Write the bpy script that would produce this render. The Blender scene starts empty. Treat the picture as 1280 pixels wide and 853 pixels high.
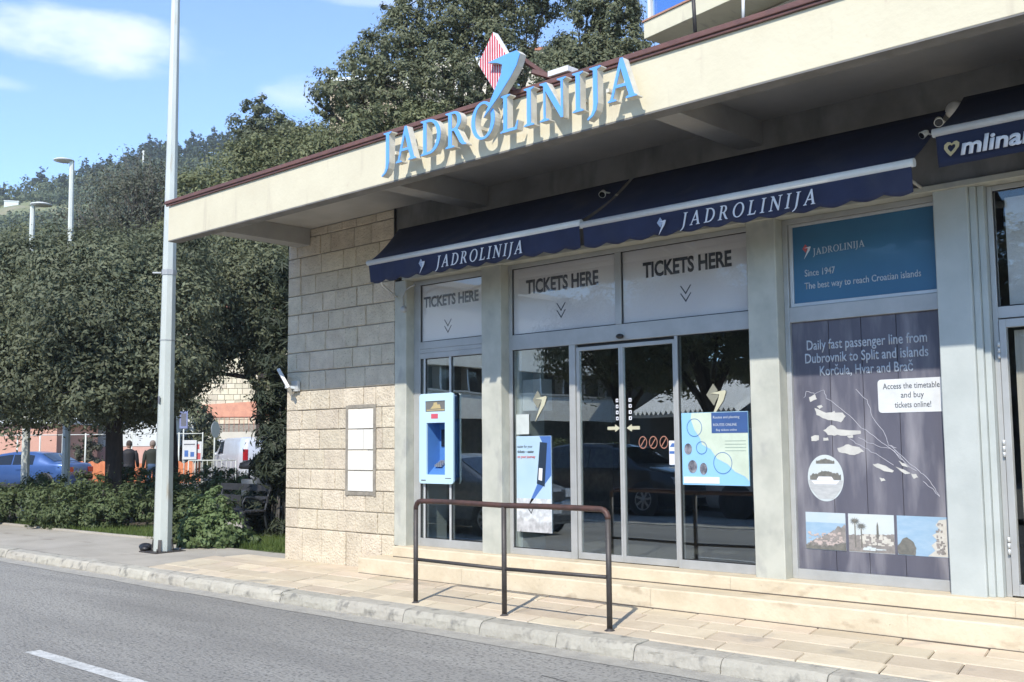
import bpy, bmesh, math, random
import numpy as np
from mathutils import Vector, Matrix, noise as mnoise
from mathutils.geometry import tessellate_polygon

R = math.radians
scene = bpy.context.scene
COL = scene.collection

# ------------------------------------------------------------------ camera
cam_d = bpy.data.cameras.new("camera")
cam = bpy.data.objects.new("camera", cam_d)
COL.objects.link(cam)
CAMROT = Matrix([[0.728403, 0.0722272, 0.6813313], [0.6851086, -0.0659907, -0.7254457], [-0.0074354, 0.9952027, -0.0975513]])
cam.matrix_world = Matrix.Translation((0.0, -8.3898, 1.4634)) @ CAMROT.to_4x4()
cam_d.sensor_fit = 'HORIZONTAL'
cam_d.sensor_width = 36.0
cam_d.lens = 1334.57 / 1280.0 * 36.0
cam_d.clip_start = 0.05
cam_d.clip_end = 3000.0
scene.camera = cam

# ------------------------------------------------------------------ light
SUN = Vector((0.45, -1.0, 1.0)).normalized()
sun_d = bpy.data.lights.new("sun", 'SUN')
sun_d.energy = 2.4
sun_d.angle = R(0.5)
sun_d.color = (1.0, 0.94, 0.845)
sun = bpy.data.objects.new("sun", sun_d)
COL.objects.link(sun)
sun.location = (10, -30, 30)
sun.rotation_euler = SUN.to_track_quat('Z', 'Y').to_euler()

world = bpy.data.worlds.new("World")
scene.world = world
world.use_nodes = True
wn, wl = world.node_tree.nodes, world.node_tree.links
wn.clear()
w_out = wn.new('ShaderNodeOutputWorld')
w_bg = wn.new('ShaderNodeBackground')
w_bg.inputs['Strength'].default_value = 0.15
sky = wn.new('ShaderNodeTexSky')
sky.sky_type = 'NISHITA'
sky.sun_disc = False
sky.sun_elevation = math.asin(SUN.z)
sky.sun_rotation = math.atan2(SUN.x, SUN.y)
sky.air_density = 1.0
sky.altitude = 2400.0
sky.dust_density = 0.0
sky.ozone_density = 4.2
tc = wn.new('ShaderNodeTexCoord')


def wnode(t, **kw):
    n = wn.new(t)
    for k, v in kw.items():
        setattr(n, k, v)
    return n


def wmath(op, a, b=None):
    n = wnode('ShaderNodeMath', operation=op)
    for i, v in enumerate((a, b)):
        if v is None:
            continue
        if isinstance(v, (int, float)):
            n.inputs[i].default_value = v
        else:
            wl.new(v, n.inputs[i])
    return n.outputs[0]


def wdot(vec):
    n = wnode('ShaderNodeVectorMath', operation='DOT_PRODUCT')
    wl.new(tc.outputs['Generated'], n.inputs[0])
    n.inputs[1].default_value = vec
    return n.outputs['Value']


cn = wnode('ShaderNodeTexNoise')
cmap = wnode('ShaderNodeMapping')
cmap.inputs['Scale'].default_value = (5.0, 5.0, 13.0)
wl.new(tc.outputs['Generated'], cmap.inputs['Vector'])
wl.new(cmap.outputs['Vector'], cn.inputs['Vector'])
cn.inputs['Scale'].default_value = 2.2
cn.inputs['Detail'].default_value = 7.0
cn.inputs['Roughness'].default_value = 0.55
cloud_sum = None
# clouds: azimuth (degrees left of +Y), elevation, half width, half height (degrees), density
for az, el, hw, hh, dens in ((65.6, 19.9, 6.6, 1.5, 0.75), (69.3, 17.5, 1.8, 0.5, 0.4), (54.9, 18.4, 1.9, 1.1, 0.5),
                             (51.5, 23.3, 3.5, 0.45, 0.3), (25.0, 32.0, 11.0, 3.0, 0.8), (-40.0, 24.0, 16.0, 4.0, 0.8),
                             (150.0, 25.0, 22.0, 5.0, 0.8), (-130.0, 30.0, 20.0, 5.0, 0.7)):
    a, e = R(az), R(el)
    f = Vector((-math.sin(a) * math.cos(e), math.cos(a) * math.cos(e), math.sin(e)))
    rt = Vector((math.cos(a), math.sin(a), 0))
    up = rt.cross(f)
    u2 = wmath('POWER', wmath('DIVIDE', wmath('ABSOLUTE', wdot(rt)), math.sin(R(hw))), 2.0)
    v2 = wmath('POWER', wmath('DIVIDE', wmath('ABSOLUTE', wdot(up)), math.sin(R(hh))), 2.0)
    front = wmath('GREATER_THAN', wdot(f), 0.2)
    d = wmath('ADD', u2, v2)
    d = wmath('ADD', d, wmath('MULTIPLY', wmath('SUBTRACT', cn.outputs['Fac'], 0.5), 3.4))
    mr = wnode('ShaderNodeMapRange', interpolation_type='SMOOTHSTEP')
    wl.new(d, mr.inputs['Value'])
    mr.inputs['From Min'].default_value = 1.25
    mr.inputs['From Max'].default_value = -0.25
    mr.inputs['To Min'].default_value = 0.0
    mr.inputs['To Max'].default_value = dens
    m = wmath('MULTIPLY', mr.outputs['Result'], front)
    cloud_sum = m if cloud_sum is None else wmath('MAXIMUM', cloud_sum, m)
cmix = wnode('ShaderNodeMix', data_type='RGBA')
wl.new(cloud_sum, cmix.inputs['Factor'])
wl.new(sky.outputs['Color'], cmix.inputs['A'])
cmix.inputs['B'].default_value = (3.7, 3.95, 4.3, 1.0)
wl.new(cmix.outputs['Result'], w_bg.inputs['Color'])
wl.new(w_bg.outputs['Background'], w_out.inputs['Surface'])

scene.view_settings.view_transform = 'Standard'
scene.view_settings.look = 'None'
scene.view_settings.exposure = 1.24
scene.view_settings.gamma = 1.0
scene.view_settings.use_curve_mapping = False
scene.render.engine = 'CYCLES'
scene.cycles.use_denoising = True
scene.cycles.max_bounces = 8
scene.cycles.transparent_max_bounces = 24
scene.cycles.caustics_reflective = False
scene.cycles.caustics_refractive = False

# ------------------------------------------------------------------ materials
MATS = {}


def lin(c):
    return tuple(c) + (1.0,) if len(c) == 3 else tuple(c)


def mat(name, col, rough=0.7, col2=None, scale=6.0, stretch=(1, 1, 1), bump=0.0, bscale=30.0, metallic=0.0,
        coat=0.0, spec=0.5, speck=None, island=0.0, trans=0.0, stain=None, detail=6.0, coords='Object'):
    """Procedural principled material: noise between two colours, optional specks, stains, per-island change and bump."""
    if name in MATS:
        return MATS[name]
    m = bpy.data.materials.new(name)
    m.use_nodes = True
    n, l = m.node_tree.nodes, m.node_tree.links
    b = n['Principled BSDF']
    b.inputs['Roughness'].default_value = rough
    b.inputs['Metallic'].default_value = metallic
    b.inputs['Specular IOR Level'].default_value = spec
    b.inputs['Coat Weight'].default_value = coat
    b.inputs['Coat Roughness'].default_value = 0.03
    t = n.new('ShaderNodeTexCoord')
    mp = n.new('ShaderNodeMapping')
    mp.inputs['Scale'].default_value = stretch
    l.new(t.outputs[coords], mp.inputs['Vector'])
    if col2 is None:
        col2 = tuple(c * 0.86 for c in col)
    nz = n.new('ShaderNodeTexNoise')
    nz.inputs['Scale'].default_value = scale
    nz.inputs['Detail'].default_value = detail
    nz.inputs['Roughness'].default_value = 0.6
    l.new(mp.outputs['Vector'], nz.inputs['Vector'])
    rp = n.new('ShaderNodeValToRGB')
    rp.color_ramp.elements[0].position = 0.32
    rp.color_ramp.elements[0].color = lin(col2)
    rp.color_ramp.elements[1].position = 0.62
    rp.color_ramp.elements[1].color = lin(col)
    l.new(nz.outputs['Fac'], rp.inputs['Fac'])
    cur = rp.outputs['Color']

    def mixin(fac, cb, blend='MIX', f=None):
        nonlocal cur
        x = n.new('ShaderNodeMix')
        x.data_type = 'RGBA'
        x.blend_type = blend
        if fac is not None:
            l.new(fac, x.inputs['Factor'])
        else:
            x.inputs['Factor'].default_value = f
        l.new(cur, x.inputs['A'])
        if isinstance(cb, tuple):
            x.inputs['B'].default_value = lin(cb)
        else:
            l.new(cb, x.inputs['B'])
        cur = x.outputs['Result']

    if stain:
        scol, sstretch, slo, shi, sscale = stain
        m2 = n.new('ShaderNodeMapping')
        m2.inputs['Scale'].default_value = sstretch
        l.new(t.outputs[coords], m2.inputs['Vector'])
        n2 = n.new('ShaderNodeTexNoise')
        n2.inputs['Scale'].default_value = sscale
        n2.inputs['Detail'].default_value = 5
        l.new(m2.outputs['Vector'], n2.inputs['Vector'])
        mr = n.new('ShaderNodeMapRange')
        mr.inputs['From Min'].default_value = slo
        mr.inputs['From Max'].default_value = shi
        l.new(n2.outputs['Fac'], mr.inputs['Value'])
        mixin(mr.outputs['Result'], scol)
    if speck:
        kcol, kscale, klo, khi, kf = speck
        n3 = n.new('ShaderNodeTexNoise')
        n3.inputs['Scale'].default_value = kscale
        n3.inputs['Detail'].default_value = 2
        l.new(t.outputs[coords], n3.inputs['Vector'])
        mr = n.new('ShaderNodeMapRange')
        mr.inputs['From Min'].default_value = klo
        mr.inputs['From Max'].default_value = khi
        mr.inputs['To Max'].default_value = kf
        l.new(n3.outputs['Fac'], mr.inputs['Value'])
        mixin(mr.outputs['Result'], kcol)
    if island:
        g = n.new('ShaderNodeNewGeometry')
        hs = n.new('ShaderNodeHueSaturation')
        mr = n.new('ShaderNodeMapRange')
        mr.inputs['To Min'].default_value = 1.0 - island
        mr.inputs['To Max'].default_value = 1.0 + island
        l.new(g.outputs['Random Per Island'], mr.inputs['Value'])
        l.new(mr.outputs['Result'], hs.inputs['Value'])
        m3 = n.new('ShaderNodeMath')
        m3.operation = 'MULTIPLY'
        m3.inputs[1].default_value = 7.31
        l.new(g.outputs['Random Per Island'], m3.inputs[0])
        m4 = n.new('ShaderNodeMath')
        m4.operation = 'FRACT'
        l.new(m3.outputs[0], m4.inputs[0])
        mr2 = n.new('ShaderNodeMapRange')
        mr2.inputs['To Min'].default_value = 0.5 - island * 0.06
        mr2.inputs['To Max'].default_value = 0.5 + island * 0.06
        l.new(m4.outputs[0], mr2.inputs['Value'])
        l.new(mr2.outputs['Result'], hs.inputs['Hue'])
        l.new(cur, hs.inputs['Color'])
        cur = hs.outputs['Color']
    l.new(cur, b.inputs['Base Color'])
    if bump:
        n4 = n.new('ShaderNodeTexNoise')
        n4.inputs['Scale'].default_value = bscale
        n4.inputs['Detail'].default_value = 5
        l.new(mp.outputs['Vector'], n4.inputs['Vector'])
        bp = n.new('ShaderNodeBump')
        bp.inputs['Strength'].default_value = bump
        bp.inputs['Distance'].default_value = 0.02
        l.new(n4.outputs['Fac'], bp.inputs['Height'])
        l.new(bp.outputs['Normal'], b.inputs['Normal'])
    if trans:
        out = n['Material Output']
        tr = n.new('ShaderNodeBsdfTranslucent')
        l.new(cur, tr.inputs['Color'])
        mx = n.new('ShaderNodeMixShader')
        mx.inputs['Fac'].default_value = trans
        l.new(b.outputs['BSDF'], mx.inputs[1])
        l.new(tr.outputs['BSDF'], mx.inputs[2])
        l.new(mx.outputs['Shader'], out.inputs['Surface'])
    MATS[name] = m
    return m


def glass_mat(name, tint=(0.75, 0.8, 0.8), boost=1.0):
    if name in MATS:
        return MATS[name]
    m = bpy.data.materials.new(name)
    m.use_nodes = True
    n, l = m.node_tree.nodes, m.node_tree.links
    n.remove(n['Principled BSDF'])
    out = n['Material Output']
    tr = n.new('ShaderNodeBsdfTransparent')
    tr.inputs['Color'].default_value = lin(tint)
    gl = n.new('ShaderNodeBsdfGlossy')
    gl.inputs['Roughness'].default_value = 0.0
    gl.inputs['Color'].default_value = (0.95, 1.0, 1.0, 1)
    fr = n.new('ShaderNodeFresnel')
    # the pane is not refracting, so the far face needs the inverse index
    gm = n.new('ShaderNodeNewGeometry')
    io = n.new('ShaderNodeMapRange')
    io.inputs['To Min'].default_value = 1.52 * boost
    io.inputs['To Max'].default_value = 1.0 / (1.52 * boost)
    l.new(gm.outputs['Backfacing'], io.inputs['Value'])
    l.new(io.outputs['Result'], fr.inputs['IOR'])
    # faint waviness of float glass
    t = n.new('ShaderNodeTexCoord')
    nz = n.new('ShaderNodeTexNoise')
    nz.inputs['Scale'].default_value = 1.3
    nz.inputs['Detail'].default_value = 1.0
    l.new(t.outputs['Object'], nz.inputs['Vector'])
    bp = n.new('ShaderNodeBump')
    bp.inputs['Strength'].default_value = 0.02
    bp.inputs['Distance'].default_value = 0.05
    l.new(nz.outputs['Fac'], bp.inputs['Height'])
    l.new(bp.outputs['Normal'], gl.inputs['Normal'])
    mx = n.new('ShaderNodeMixShader')
    l.new(fr.outputs['Fac'], mx.inputs['Fac'])
    l.new(tr.outputs['BSDF'], mx.inputs[1])
    l.new(gl.outputs['BSDF'], mx.inputs[2])
    l.new(mx.outputs['Shader'], out.inputs['Surface'])
    MATS[name] = m
    return m


def car_paint(name, col, metallic=0.3):
    return mat(name, col, rough=0.32, col2=tuple(c * .9 for c in col), scale=3, metallic=metallic, coat=0.6)


M_FASCIA = mat('cream_render', (0.63, 0.575, 0.42), .85, (0.585, 0.53, 0.385), 2.5, bump=.12, bscale=25,
               stain=((0.46, 0.40, 0.30), (3.4, 1.0, 0.40), .60, .82, 2.2), speck=((0.5, .4, .3), 14, .72, .8, .6))
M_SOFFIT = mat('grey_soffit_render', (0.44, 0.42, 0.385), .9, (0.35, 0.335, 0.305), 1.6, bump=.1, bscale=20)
M_SIDEWALL = mat('plain_render', (0.55, 0.52, 0.45), .9, (0.47, 0.44, 0.38), 2.0, bump=.1)
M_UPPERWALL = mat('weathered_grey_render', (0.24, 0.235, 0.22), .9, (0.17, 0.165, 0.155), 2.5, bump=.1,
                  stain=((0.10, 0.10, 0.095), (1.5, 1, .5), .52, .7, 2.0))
M_STONE = mat('limestone_block', (0.63, 0.55, 0.42), .9, (0.50, 0.43, 0.325), 5.0, bump=1.1, bscale=34, island=.08,
              speck=((0.26, 0.21, 0.15), 55, .60, .72, .75))
M_MORTAR = mat('grey_mortar', (0.30, 0.27, 0.22), .95, (0.2, 0.18, 0.15), 12, bump=.4)
M_TILE = mat('white_stone_tile', (0.70, 0.68, 0.62), .7, (0.66, 0.64, 0.57), 4, bump=.1, island=.04)
M_STEP = mat('pale_limestone_step', (0.64, 0.55, 0.40), .8, (0.54, 0.455, 0.32), 3.0, bump=.25, bscale=22,
             stain=((0.42, 0.34, 0.235), (1, 1, 2.2), .60, .72, 3.5), speck=((0.3, .25, .18), 30, .68, .76, .5))
M_COLUMN = mat('grey_painted_column', (0.49, 0.49, 0.42), .8, (0.385, 0.39, 0.335), 3.5, bump=.12, bscale=14,
               stain=((0.34, 0.34, 0.31), (1.5, 1.5, .8), .56, .74, 4.0))
M_PILASTER = mat('pale_blue_painted_pilaster', (0.46, 0.49, 0.465), .75, (0.39, 0.42, 0.40), 2.5, bump=.08)
M_ALU = mat('grey_aluminium_frame', (0.45, 0.455, 0.44), .45, (0.38, 0.385, 0.37), 4, metallic=.25, bump=.02)
M_ALU_DARK = mat('black_rubber_seal', (0.02, 0.02, 0.02), .6)
M_ALU_PALE = mat('pale_metal_bar', (0.62, 0.63, 0.62), .35, (0.55, 0.56, 0.55), 6, metallic=.3)
M_RUSTTRIM = mat('red_brown_roof_flashing', (0.16, 0.075, 0.06), .6, (0.11, 0.055, 0.048), 7, bump=.15)
M_NAVY = mat('navy_awning_fabric', (0.028, 0.036, 0.084), .85, (0.019, 0.025, 0.060), 2.6, bump=.15, bscale=120, trans=.12,
             stain=((0.050, 0.054, 0.085), (1.2, 1.2, .5), .52, .78, 2.2))
M_NAVY2 = mat('dark_navy_awning_fabric', (0.016, 0.024, 0.062), .85, (0.012, 0.018, 0.045), 2.2, bump=.12, bscale=120, trans=.08)
M_WHITEBAR = mat('white_powder_coated_bar', (0.70, 0.70, 0.67), .4, (0.62, 0.62, 0.59), 5)
M_WHITELET = mat('white_print', (0.72, 0.73, 0.76), .6, (0.66, 0.67, 0.70), 8)
M_SIGNBLUE = mat('light_blue_sign_face', (0.135, 0.37, 0.80), .35, (0.12, 0.34, 0.74), 3, coat=.2)
M_SIGNSIDE = mat('off_white_sign_side', (0.66, 0.63, 0.54), .6, (0.52, 0.49, 0.41), 9,
                 stain=((0.3, 0.26, 0.2), (1, 1, .6), .6, .78, 6))
M_SIGNRED = mat('red_stripe_print', (0.55, 0.045, 0.07), .5)
M_SIGNWHITE = mat('white_sign_face', (0.75, 0.73, 0.71), .5)
M_RUSTPIPE = mat('rusty_brown_pipe', (0.115, 0.058, 0.045), .55, (0.06, 0.04, 0.035), 9, metallic=.3, bump=.2)
M_DARKPIPE = mat('grey_brown_painted_pipe', (0.075, 0.066, 0.06), .55, (0.05, 0.045, 0.042), 7, metallic=.3, bump=.15)
M_POLE = mat('galvanised_painted_pole', (0.55, 0.575, 0.525), .5, (0.47, 0.50, 0.455), 3, stretch=(1, 1, .4), metallic=.15,
             stain=((0.42, 0.36, 0.26), (1, 1, .25), .63, .75, 6))
M_PALEPOLE = mat('weathered_white_pole', (0.60, 0.62, 0.56), .55, (0.5, 0.52, 0.47), 3)
M_DARKIRON = mat('dark_cast_iron', (0.022, 0.026, 0.03), .5, (0.015, 0.017, 0.02), 10)
M_BENCHWOOD = mat('dark_stained_bench_slat', (0.035, 0.035, 0.038), .6, (0.02, 0.02, 0.022), 8, stretch=(.4, 3, 3), bump=.2)
M_BIN = mat('grey_bin_sheet', (0.075, 0.085, 0.095), .5, (0.06, 0.067, 0.075), 4, metallic=.2)
M_BLACK = mat('black_plastic', (0.015, 0.015, 0.017), .45)
M_ASPHALT = mat('worn_asphalt', (0.345, 0.332, 0.296), .92, (0.265, 0.255, 0.228), .6, stretch=(.35, 1.6, 1), bump=1.0, bscale=55,
                speck=((0.15, 0.145, 0.135), 34, .53, .64, .85), stain=((0.215, 0.208, 0.188), (.10, 1.1, 1), .50, .72, 1.1))
M_CARPARK = mat('pale_asphalt', (0.17, 0.165, 0.155), .9, (0.13, 0.127, 0.12), .5, bump=.3, bscale=30)
M_PAINT = mat('worn_white_road_paint', (0.62, 0.62, 0.58), .7, (0.42, 0.42, 0.39), 14, bump=.3, speck=((.2, .2, .19), 45, .6, .7, .7))
M_CONC = mat('pavement_concrete', (0.42, 0.385, 0.32), .9, (0.34, 0.31, 0.255), 1.2, bump=.3, bscale=40,
             stain=((0.25, 0.22, 0.18), (.6, 1.5, 1), .60, .78, 2.0))
M_SLAB = mat('limestone_paving_slab', (0.60, 0.51, 0.375), .8, (0.52, 0.435, 0.315), 3, bump=.2, bscale=30, island=.13,
             stain=((0.36, 0.32, 0.26), (1, 1, 1), .60, .76, 2.6))
M_KERB = mat('rough_limestone_kerb', (0.43, 0.405, 0.335), .9, (0.37, 0.345, 0.285), 7, bump=.55, bscale=26, island=.10,
             stain=((0.22, 0.21, 0.18), (1, 1, 1), .55, .7, 9))
M_SOIL = mat('brown_soil', (0.10, 0.08, 0.055), .95, (0.06, 0.05, 0.035), 4, bump=.5)
M_GROUND = mat('dry_ground', (0.20, 0.18, 0.13), .95, (0.13, 0.125, 0.085), .2, bump=.3)
M_BARK = mat('rough_dark_bark', (0.055, 0.042, 0.034), .95, (0.028, 0.022, 0.018), 12, stretch=(1, 1, .3), bump=1.0, bscale=20)
M_TWIG = mat('grey_bark', (0.11, 0.10, 0.085), .95, (0.06, 0.055, 0.048), 12, bump=.5)


def leaf_mat(name, c1, c2, island=.20, trans=.30, rough=.55, spec=.25, scale=.5):
    return mat(name, c1, rough, c2, scale, island=island, trans=trans, spec=spec, detail=3)


M_OAK = leaf_mat('holm_oak_leaf', (0.175, 0.187, 0.105), (0.108, 0.120, 0.068))
M_OAK2 = leaf_mat('dark_oak_leaf', (0.168, 0.184, 0.108), (0.102, 0.115, 0.068))
M_OLIVE = leaf_mat('olive_green_leaf', (0.185, 0.198, 0.098), (0.130, 0.142, 0.072))
M_GREYLEAF = leaf_mat('grey_green_leaf', (0.15, 0.155, 0.105), (0.10, 0.105, 0.075))
M_OLEANDER = leaf_mat('oleander_leaf', (0.06, 0.075, 0.045), (0.04, 0.05, 0.032))
M_HEDGE = leaf_mat('hedge_leaf', (0.125, 0.160, 0.068), (0.082, 0.110, 0.050))
M_SHRUB = leaf_mat('bright_shrub_leaf', (0.150, 0.205, 0.085), (0.10, 0.145, 0.06))
M_GRASS = leaf_mat('grass_blade', (0.13, 0.18, 0.045), (0.085, 0.13, 0.035))
M_PINE = leaf_mat('pine_needle_clump', (0.085, 0.115, 0.075), (0.055, 0.080, 0.056), scale=.1)
M_SCRUB = leaf_mat('hillside_scrub_leaf', (0.150, 0.178, 0.098), (0.095, 0.122, 0.072), scale=.03)
M_HILL = mat('dry_hillside_grass', (0.19, 0.205, 0.095), .95, (0.13, 0.148, 0.072), .03, stain=((0.30, 0.25, 0.17), (1, 1, 2), .58, .66, .02))

M_GLASS = glass_mat('shop_window_glass', (0.92, 0.95, 0.95), 1.70)
M_CARGLASS = mat('dark_car_glass', (0.012, 0.014, 0.016), .05, coat=.5)
M_HOUSEGLASS = mat('dark_window_glass', (0.03, 0.035, 0.04), .08)

# ------------------------------------------------------------------ mesh building


class MB:
    def __init__(self):
        self.v, self.f, self.s = [], [], []

    def add(self, verts, faces, smooth=False):
        o = len(self.v)
        self.v += [tuple(p) for p in verts]
        self.f += [tuple(i + o for i in f) for f in faces]
        self.s += [smooth] * len(faces)
        return self

    def box(self, x0, x1, y0, y1, z0, z1, fn=None):
        p = [(x0, y0, z0), (x1, y0, z0), (x1, y1, z0), (x0, y1, z0), (x0, y0, z1), (x1, y0, z1), (x1, y1, z1), (x0, y1, z1)]
        if fn:
            p = [fn(*q) for q in p]
        return self.add(p, [(0, 3, 2, 1), (4, 5, 6, 7), (0, 1, 5, 4), (1, 2, 6, 5), (2, 3, 7, 6), (3, 0, 4, 7)])

    def bar(self, a, b, w, h, up=(0, 0, 1)):
        """rectangular bar between two points"""
        a, b = Vector(a), Vector(b)
        d = (b - a).normalized()
        s = d.cross(Vector(up))
        if s.length < 1e-4:
            s = d.cross(Vector((0, 1, 0)))
        s.normalize()
        t = s.cross(d)
        s, t = s * w / 2, t * h / 2
        p = [a - s - t, a + s - t, a + s + t, a - s + t, b - s - t, b + s - t, b + s + t, b - s + t]
        return self.add(p, [(0, 3, 2, 1), (4, 5, 6, 7), (0, 1, 5, 4), (1, 2, 6, 5), (2, 3, 7, 6), (3, 0, 4, 7)])

    def tube(self, pts, rad, seg=10, cap=True, smooth=True):
        pts = [Vector(p) for p in pts]
        if isinstance(rad, (int, float)):
            rad = [rad] * len(pts)
        verts, faces = [], []
        prev = None
        for i, p in enumerate(pts):
            d = (pts[min(i + 1, len(pts) - 1)] - pts[max(i - 1, 0)]).normalized()
            if prev is None:
                ref = Vector((0, 0, 1)) if abs(d.z) < .9 else Vector((1, 0, 0))
                s = d.cross(ref).normalized()
            else:
                s = (prev - d * prev.dot(d)).normalized()
            prev = s
            t = d.cross(s)
            for k in range(seg):
                a = 2 * math.pi * k / seg
                verts.append(p + (s * math.cos(a) + t * math.sin(a)) * rad[i])
        for i in range(len(pts) - 1):
            for k in range(seg):
                k2 = (k + 1) % seg
                faces.append((i * seg + k, i * seg + k2, (i + 1) * seg + k2, (i + 1) * seg + k))
        self.add(verts, faces, smooth)
        if cap:
            n = len(pts)
            o = len(self.v) - n * seg
            self.f.append(tuple(o + k for k in reversed(range(seg))))
            self.f.append(tuple(o + (n - 1) * seg + k for k in range(seg)))
            self.s += [False, False]
        return self

    def lathe(self, c, prof, seg=16, axis='z', smooth=True):
        verts, faces = [], []
        for r, h in prof:
            for k in range(seg):
                a = 2 * math.pi * k / seg
                u, v = r * math.cos(a), r * math.sin(a)
                q = {'z': (u, v, h), 'y': (u, h, v), 'x': (h, u, v)}[axis]
                verts.append((c[0] + q[0], c[1] + q[1], c[2] + q[2]))
        for i in range(len(prof) - 1):
            for k in range(seg):
                k2 = (k + 1) % seg
                faces.append((i * seg + k, i * seg + k2, (i + 1) * seg + k2, (i + 1) * seg + k))
        return self.add(verts, faces, smooth)

    def blob(self, c, r, seg=10, rings=6):
        prof = [(r[0] * math.sin(math.pi * i / rings) + 1e-4, -math.cos(math.pi * i / rings)) for i in range(rings + 1)]
        verts, faces = [], []
        for pr, h in prof:
            for k in range(seg):
                a = 2 * math.pi * k / seg
                verts.append((c[0] + pr * math.cos(a), c[1] + pr * math.sin(a) * r[1] / r[0], c[2] + h * r[2]))
        for i in range(rings):
            for k in range(seg):
                k2 = (k + 1) % seg
                faces.append((i * seg + k, i * seg + k2, (i + 1) * seg + k2, (i + 1) * seg + k))
        return self.add(verts, faces, True)

    def prism(self, outer, holes, fn, d0, d1):
        """flat polygon with holes in (u, v), extruded from depth d0 (front) to d1 (back); fn maps (u, v, d) to a point"""
        loops = [outer] + list(holes)
        flat = [p for lp in loops for p in lp]
        tris = tessellate_polygon([[Vector((p[0], p[1], 0)) for p in lp] for lp in loops])
        n = len(flat)
        verts = [fn(p[0], p[1], d0) for p in flat] + [fn(p[0], p[1], d1) for p in flat]
        faces = []
        for a, b, c in tris:
            pa, pb, pc = flat[a], flat[b], flat[c]
            cr = (pb[0] - pa[0]) * (pc[1] - pa[1]) - (pb[1] - pa[1]) * (pc[0] - pa[0])
            if cr < 0:
                a, c = c, a
            faces.append((a, b, c))
            faces.append((c + n, b + n, a + n))
        o = 0
        for li, lp in enumerate(loops):
            k = len(lp)
            area = sum(lp[i][0] * lp[(i + 1) % k][1] - lp[(i + 1) % k][0] * lp[i][1] for i in range(k))
            ccw = (area > 0) == (li == 0)
            for i in range(k):
                a, b = o + i, o + (i + 1) % k
                faces.append((a + n, b + n, b, a) if ccw else (a, b, b + n, a + n))
            o += k
        return self.add(verts, faces)


def obj(name, mb, material, parent=None, bevel=0.0, label=None):
    me = bpy.data.meshes.new(name)
    me.from_pydata(mb.v, [], mb.f)
    me.polygons.foreach_set('use_smooth', mb.s)
    me.materials.append(material)
    me.update()
    return link(name, me, parent, bevel, label)


def root_of(p):
    """world matrix of a parent: things sit at their base, their parts keep world coordinates"""
    return Matrix.Translation(p.location) if p.parent is None else Matrix.Identity(4)


def link(name, me, parent=None, bevel=0.0, label=None):
    o = bpy.data.objects.new(name, me)
    COL.objects.link(o)
    if parent is not None:
        o.parent = parent
        o.matrix_parent_inverse = root_of(parent).inverted()
    if bevel:
        md = o.modifiers.new('bevel', 'BEVEL')
        md.width = bevel
        md.segments = 2
        md.limit_method = 'ANGLE'
        md.angle_limit = R(40)
    if label:
        o['label'] = label
    return o


def thing(name, label, cat, loc=(0, 0, 0), group=None):
    o = bpy.data.objects.new(name, None)
    COL.objects.link(o)
    o.location = loc
    o.empty_display_size = .2
    return tag(o, label, cat, group)


def tag(o, label, cat, group=None):
    o['label'] = label
    o['category'] = cat
    if group:
        o['group'] = group
    return o


def struct(name, mb, m, bevel=0.0):
    o = obj(name, mb, m, None, bevel)
    o['kind'] = 'structure'
    return o


# ------------------------------------------------------------------ lettering
def arc(cx, cy, rx, ry, a0, a1, n=14):
    return [(cx + rx * math.cos(R(a0 + (a1 - a0) * i / n)), cy + ry * math.sin(R(a0 + (a1 - a0) * i / n))) for i in range(n + 1)]


GLYPH = {
    'I': (.34, [(0, 0), (.34, 0), (.34, .03), (.235, .07), (.235, .93), (.34, .97), (.34, 1), (0, 1), (0, .97), (.105, .93), (.105, .07), (0, .03)], []),
    'L': (.63, [(0, 0), (.58, 0), (.63, .24), (.60, .24), (.52, .075), (.235, .075), (.235, .93), (.34, .97), (.34, 1), (0, 1), (0, .97), (.105, .93), (.105, .07), (0, .03)], []),
    'J': (.34, [(0, 1), (0, .97), (.105, .93), (.105, .1), (.09, -.05), (.03, -.17), (-.09, -.25), (-.07, -.29), (.09, -.21), (.19, -.08), (.235, .1), (.235, .93), (.34, .97), (.34, 1)], []),
    'N': (.87, [(0, 0), (.30, 0), (.30, .03), (.185, .07), (.185, .78), (.70, -.02), (.765, -.02), (.765, .93), (.87, .97), (.87, 1), (.58, 1), (.58, .97), (.70, .93), (.70, .24), (.22, 1), (0, 1), (0, .97), (.12, .92), (.12, .07), (0, .03)], []),
    'A': (.86, [(0, 0), (.25, 0), (.25, .03), (.155, .07), (.235, .31), (.545, .31), (.63, .07), (.54, .03), (.54, 0), (.86, 0), (.86, .03), (.78, .07), (.46, 1.02), (.38, 1.02), (.085, .07), (0, .03)],
          [[(.262, .38), (.395, .78), (.522, .38)]]),
    'D': (.82, [(0, 0)] + arc(.34, .5, .48, .5, -90, 90, 20) + [(0, 1), (0, .97), (.105, .93), (.105, .07), (0, .03)],
          [[(.235, .07), (.235, .93)] + list(reversed(arc(.33, .5, .35, .43, -90, 90, 18)))]),
    'O': (.88, arc(.44, .5, .44, .52, 0, 350, 30), [list(reversed(arc(.44, .5, .305, .455, 0, 350, 28)))]),
    'R': (.80, [(0, 0), (.34, 0), (.34, .03), (.235, .07), (.235, .46), (.33, .46), (.57, .08), (.66, .01), (.80, -.01), (.80, .03), (.73, .07), (.465, .495)]
          + arc(.34, .735, .27, .265, -55, 90, 14) + [(0, 1), (0, .97), (.105, .93), (.105, .07), (0, .03)],
          [[(.235, .53), (.235, .94)] + list(reversed(arc(.33, .735, .14, .205, -90, 90, 10)))]),
}


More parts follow.
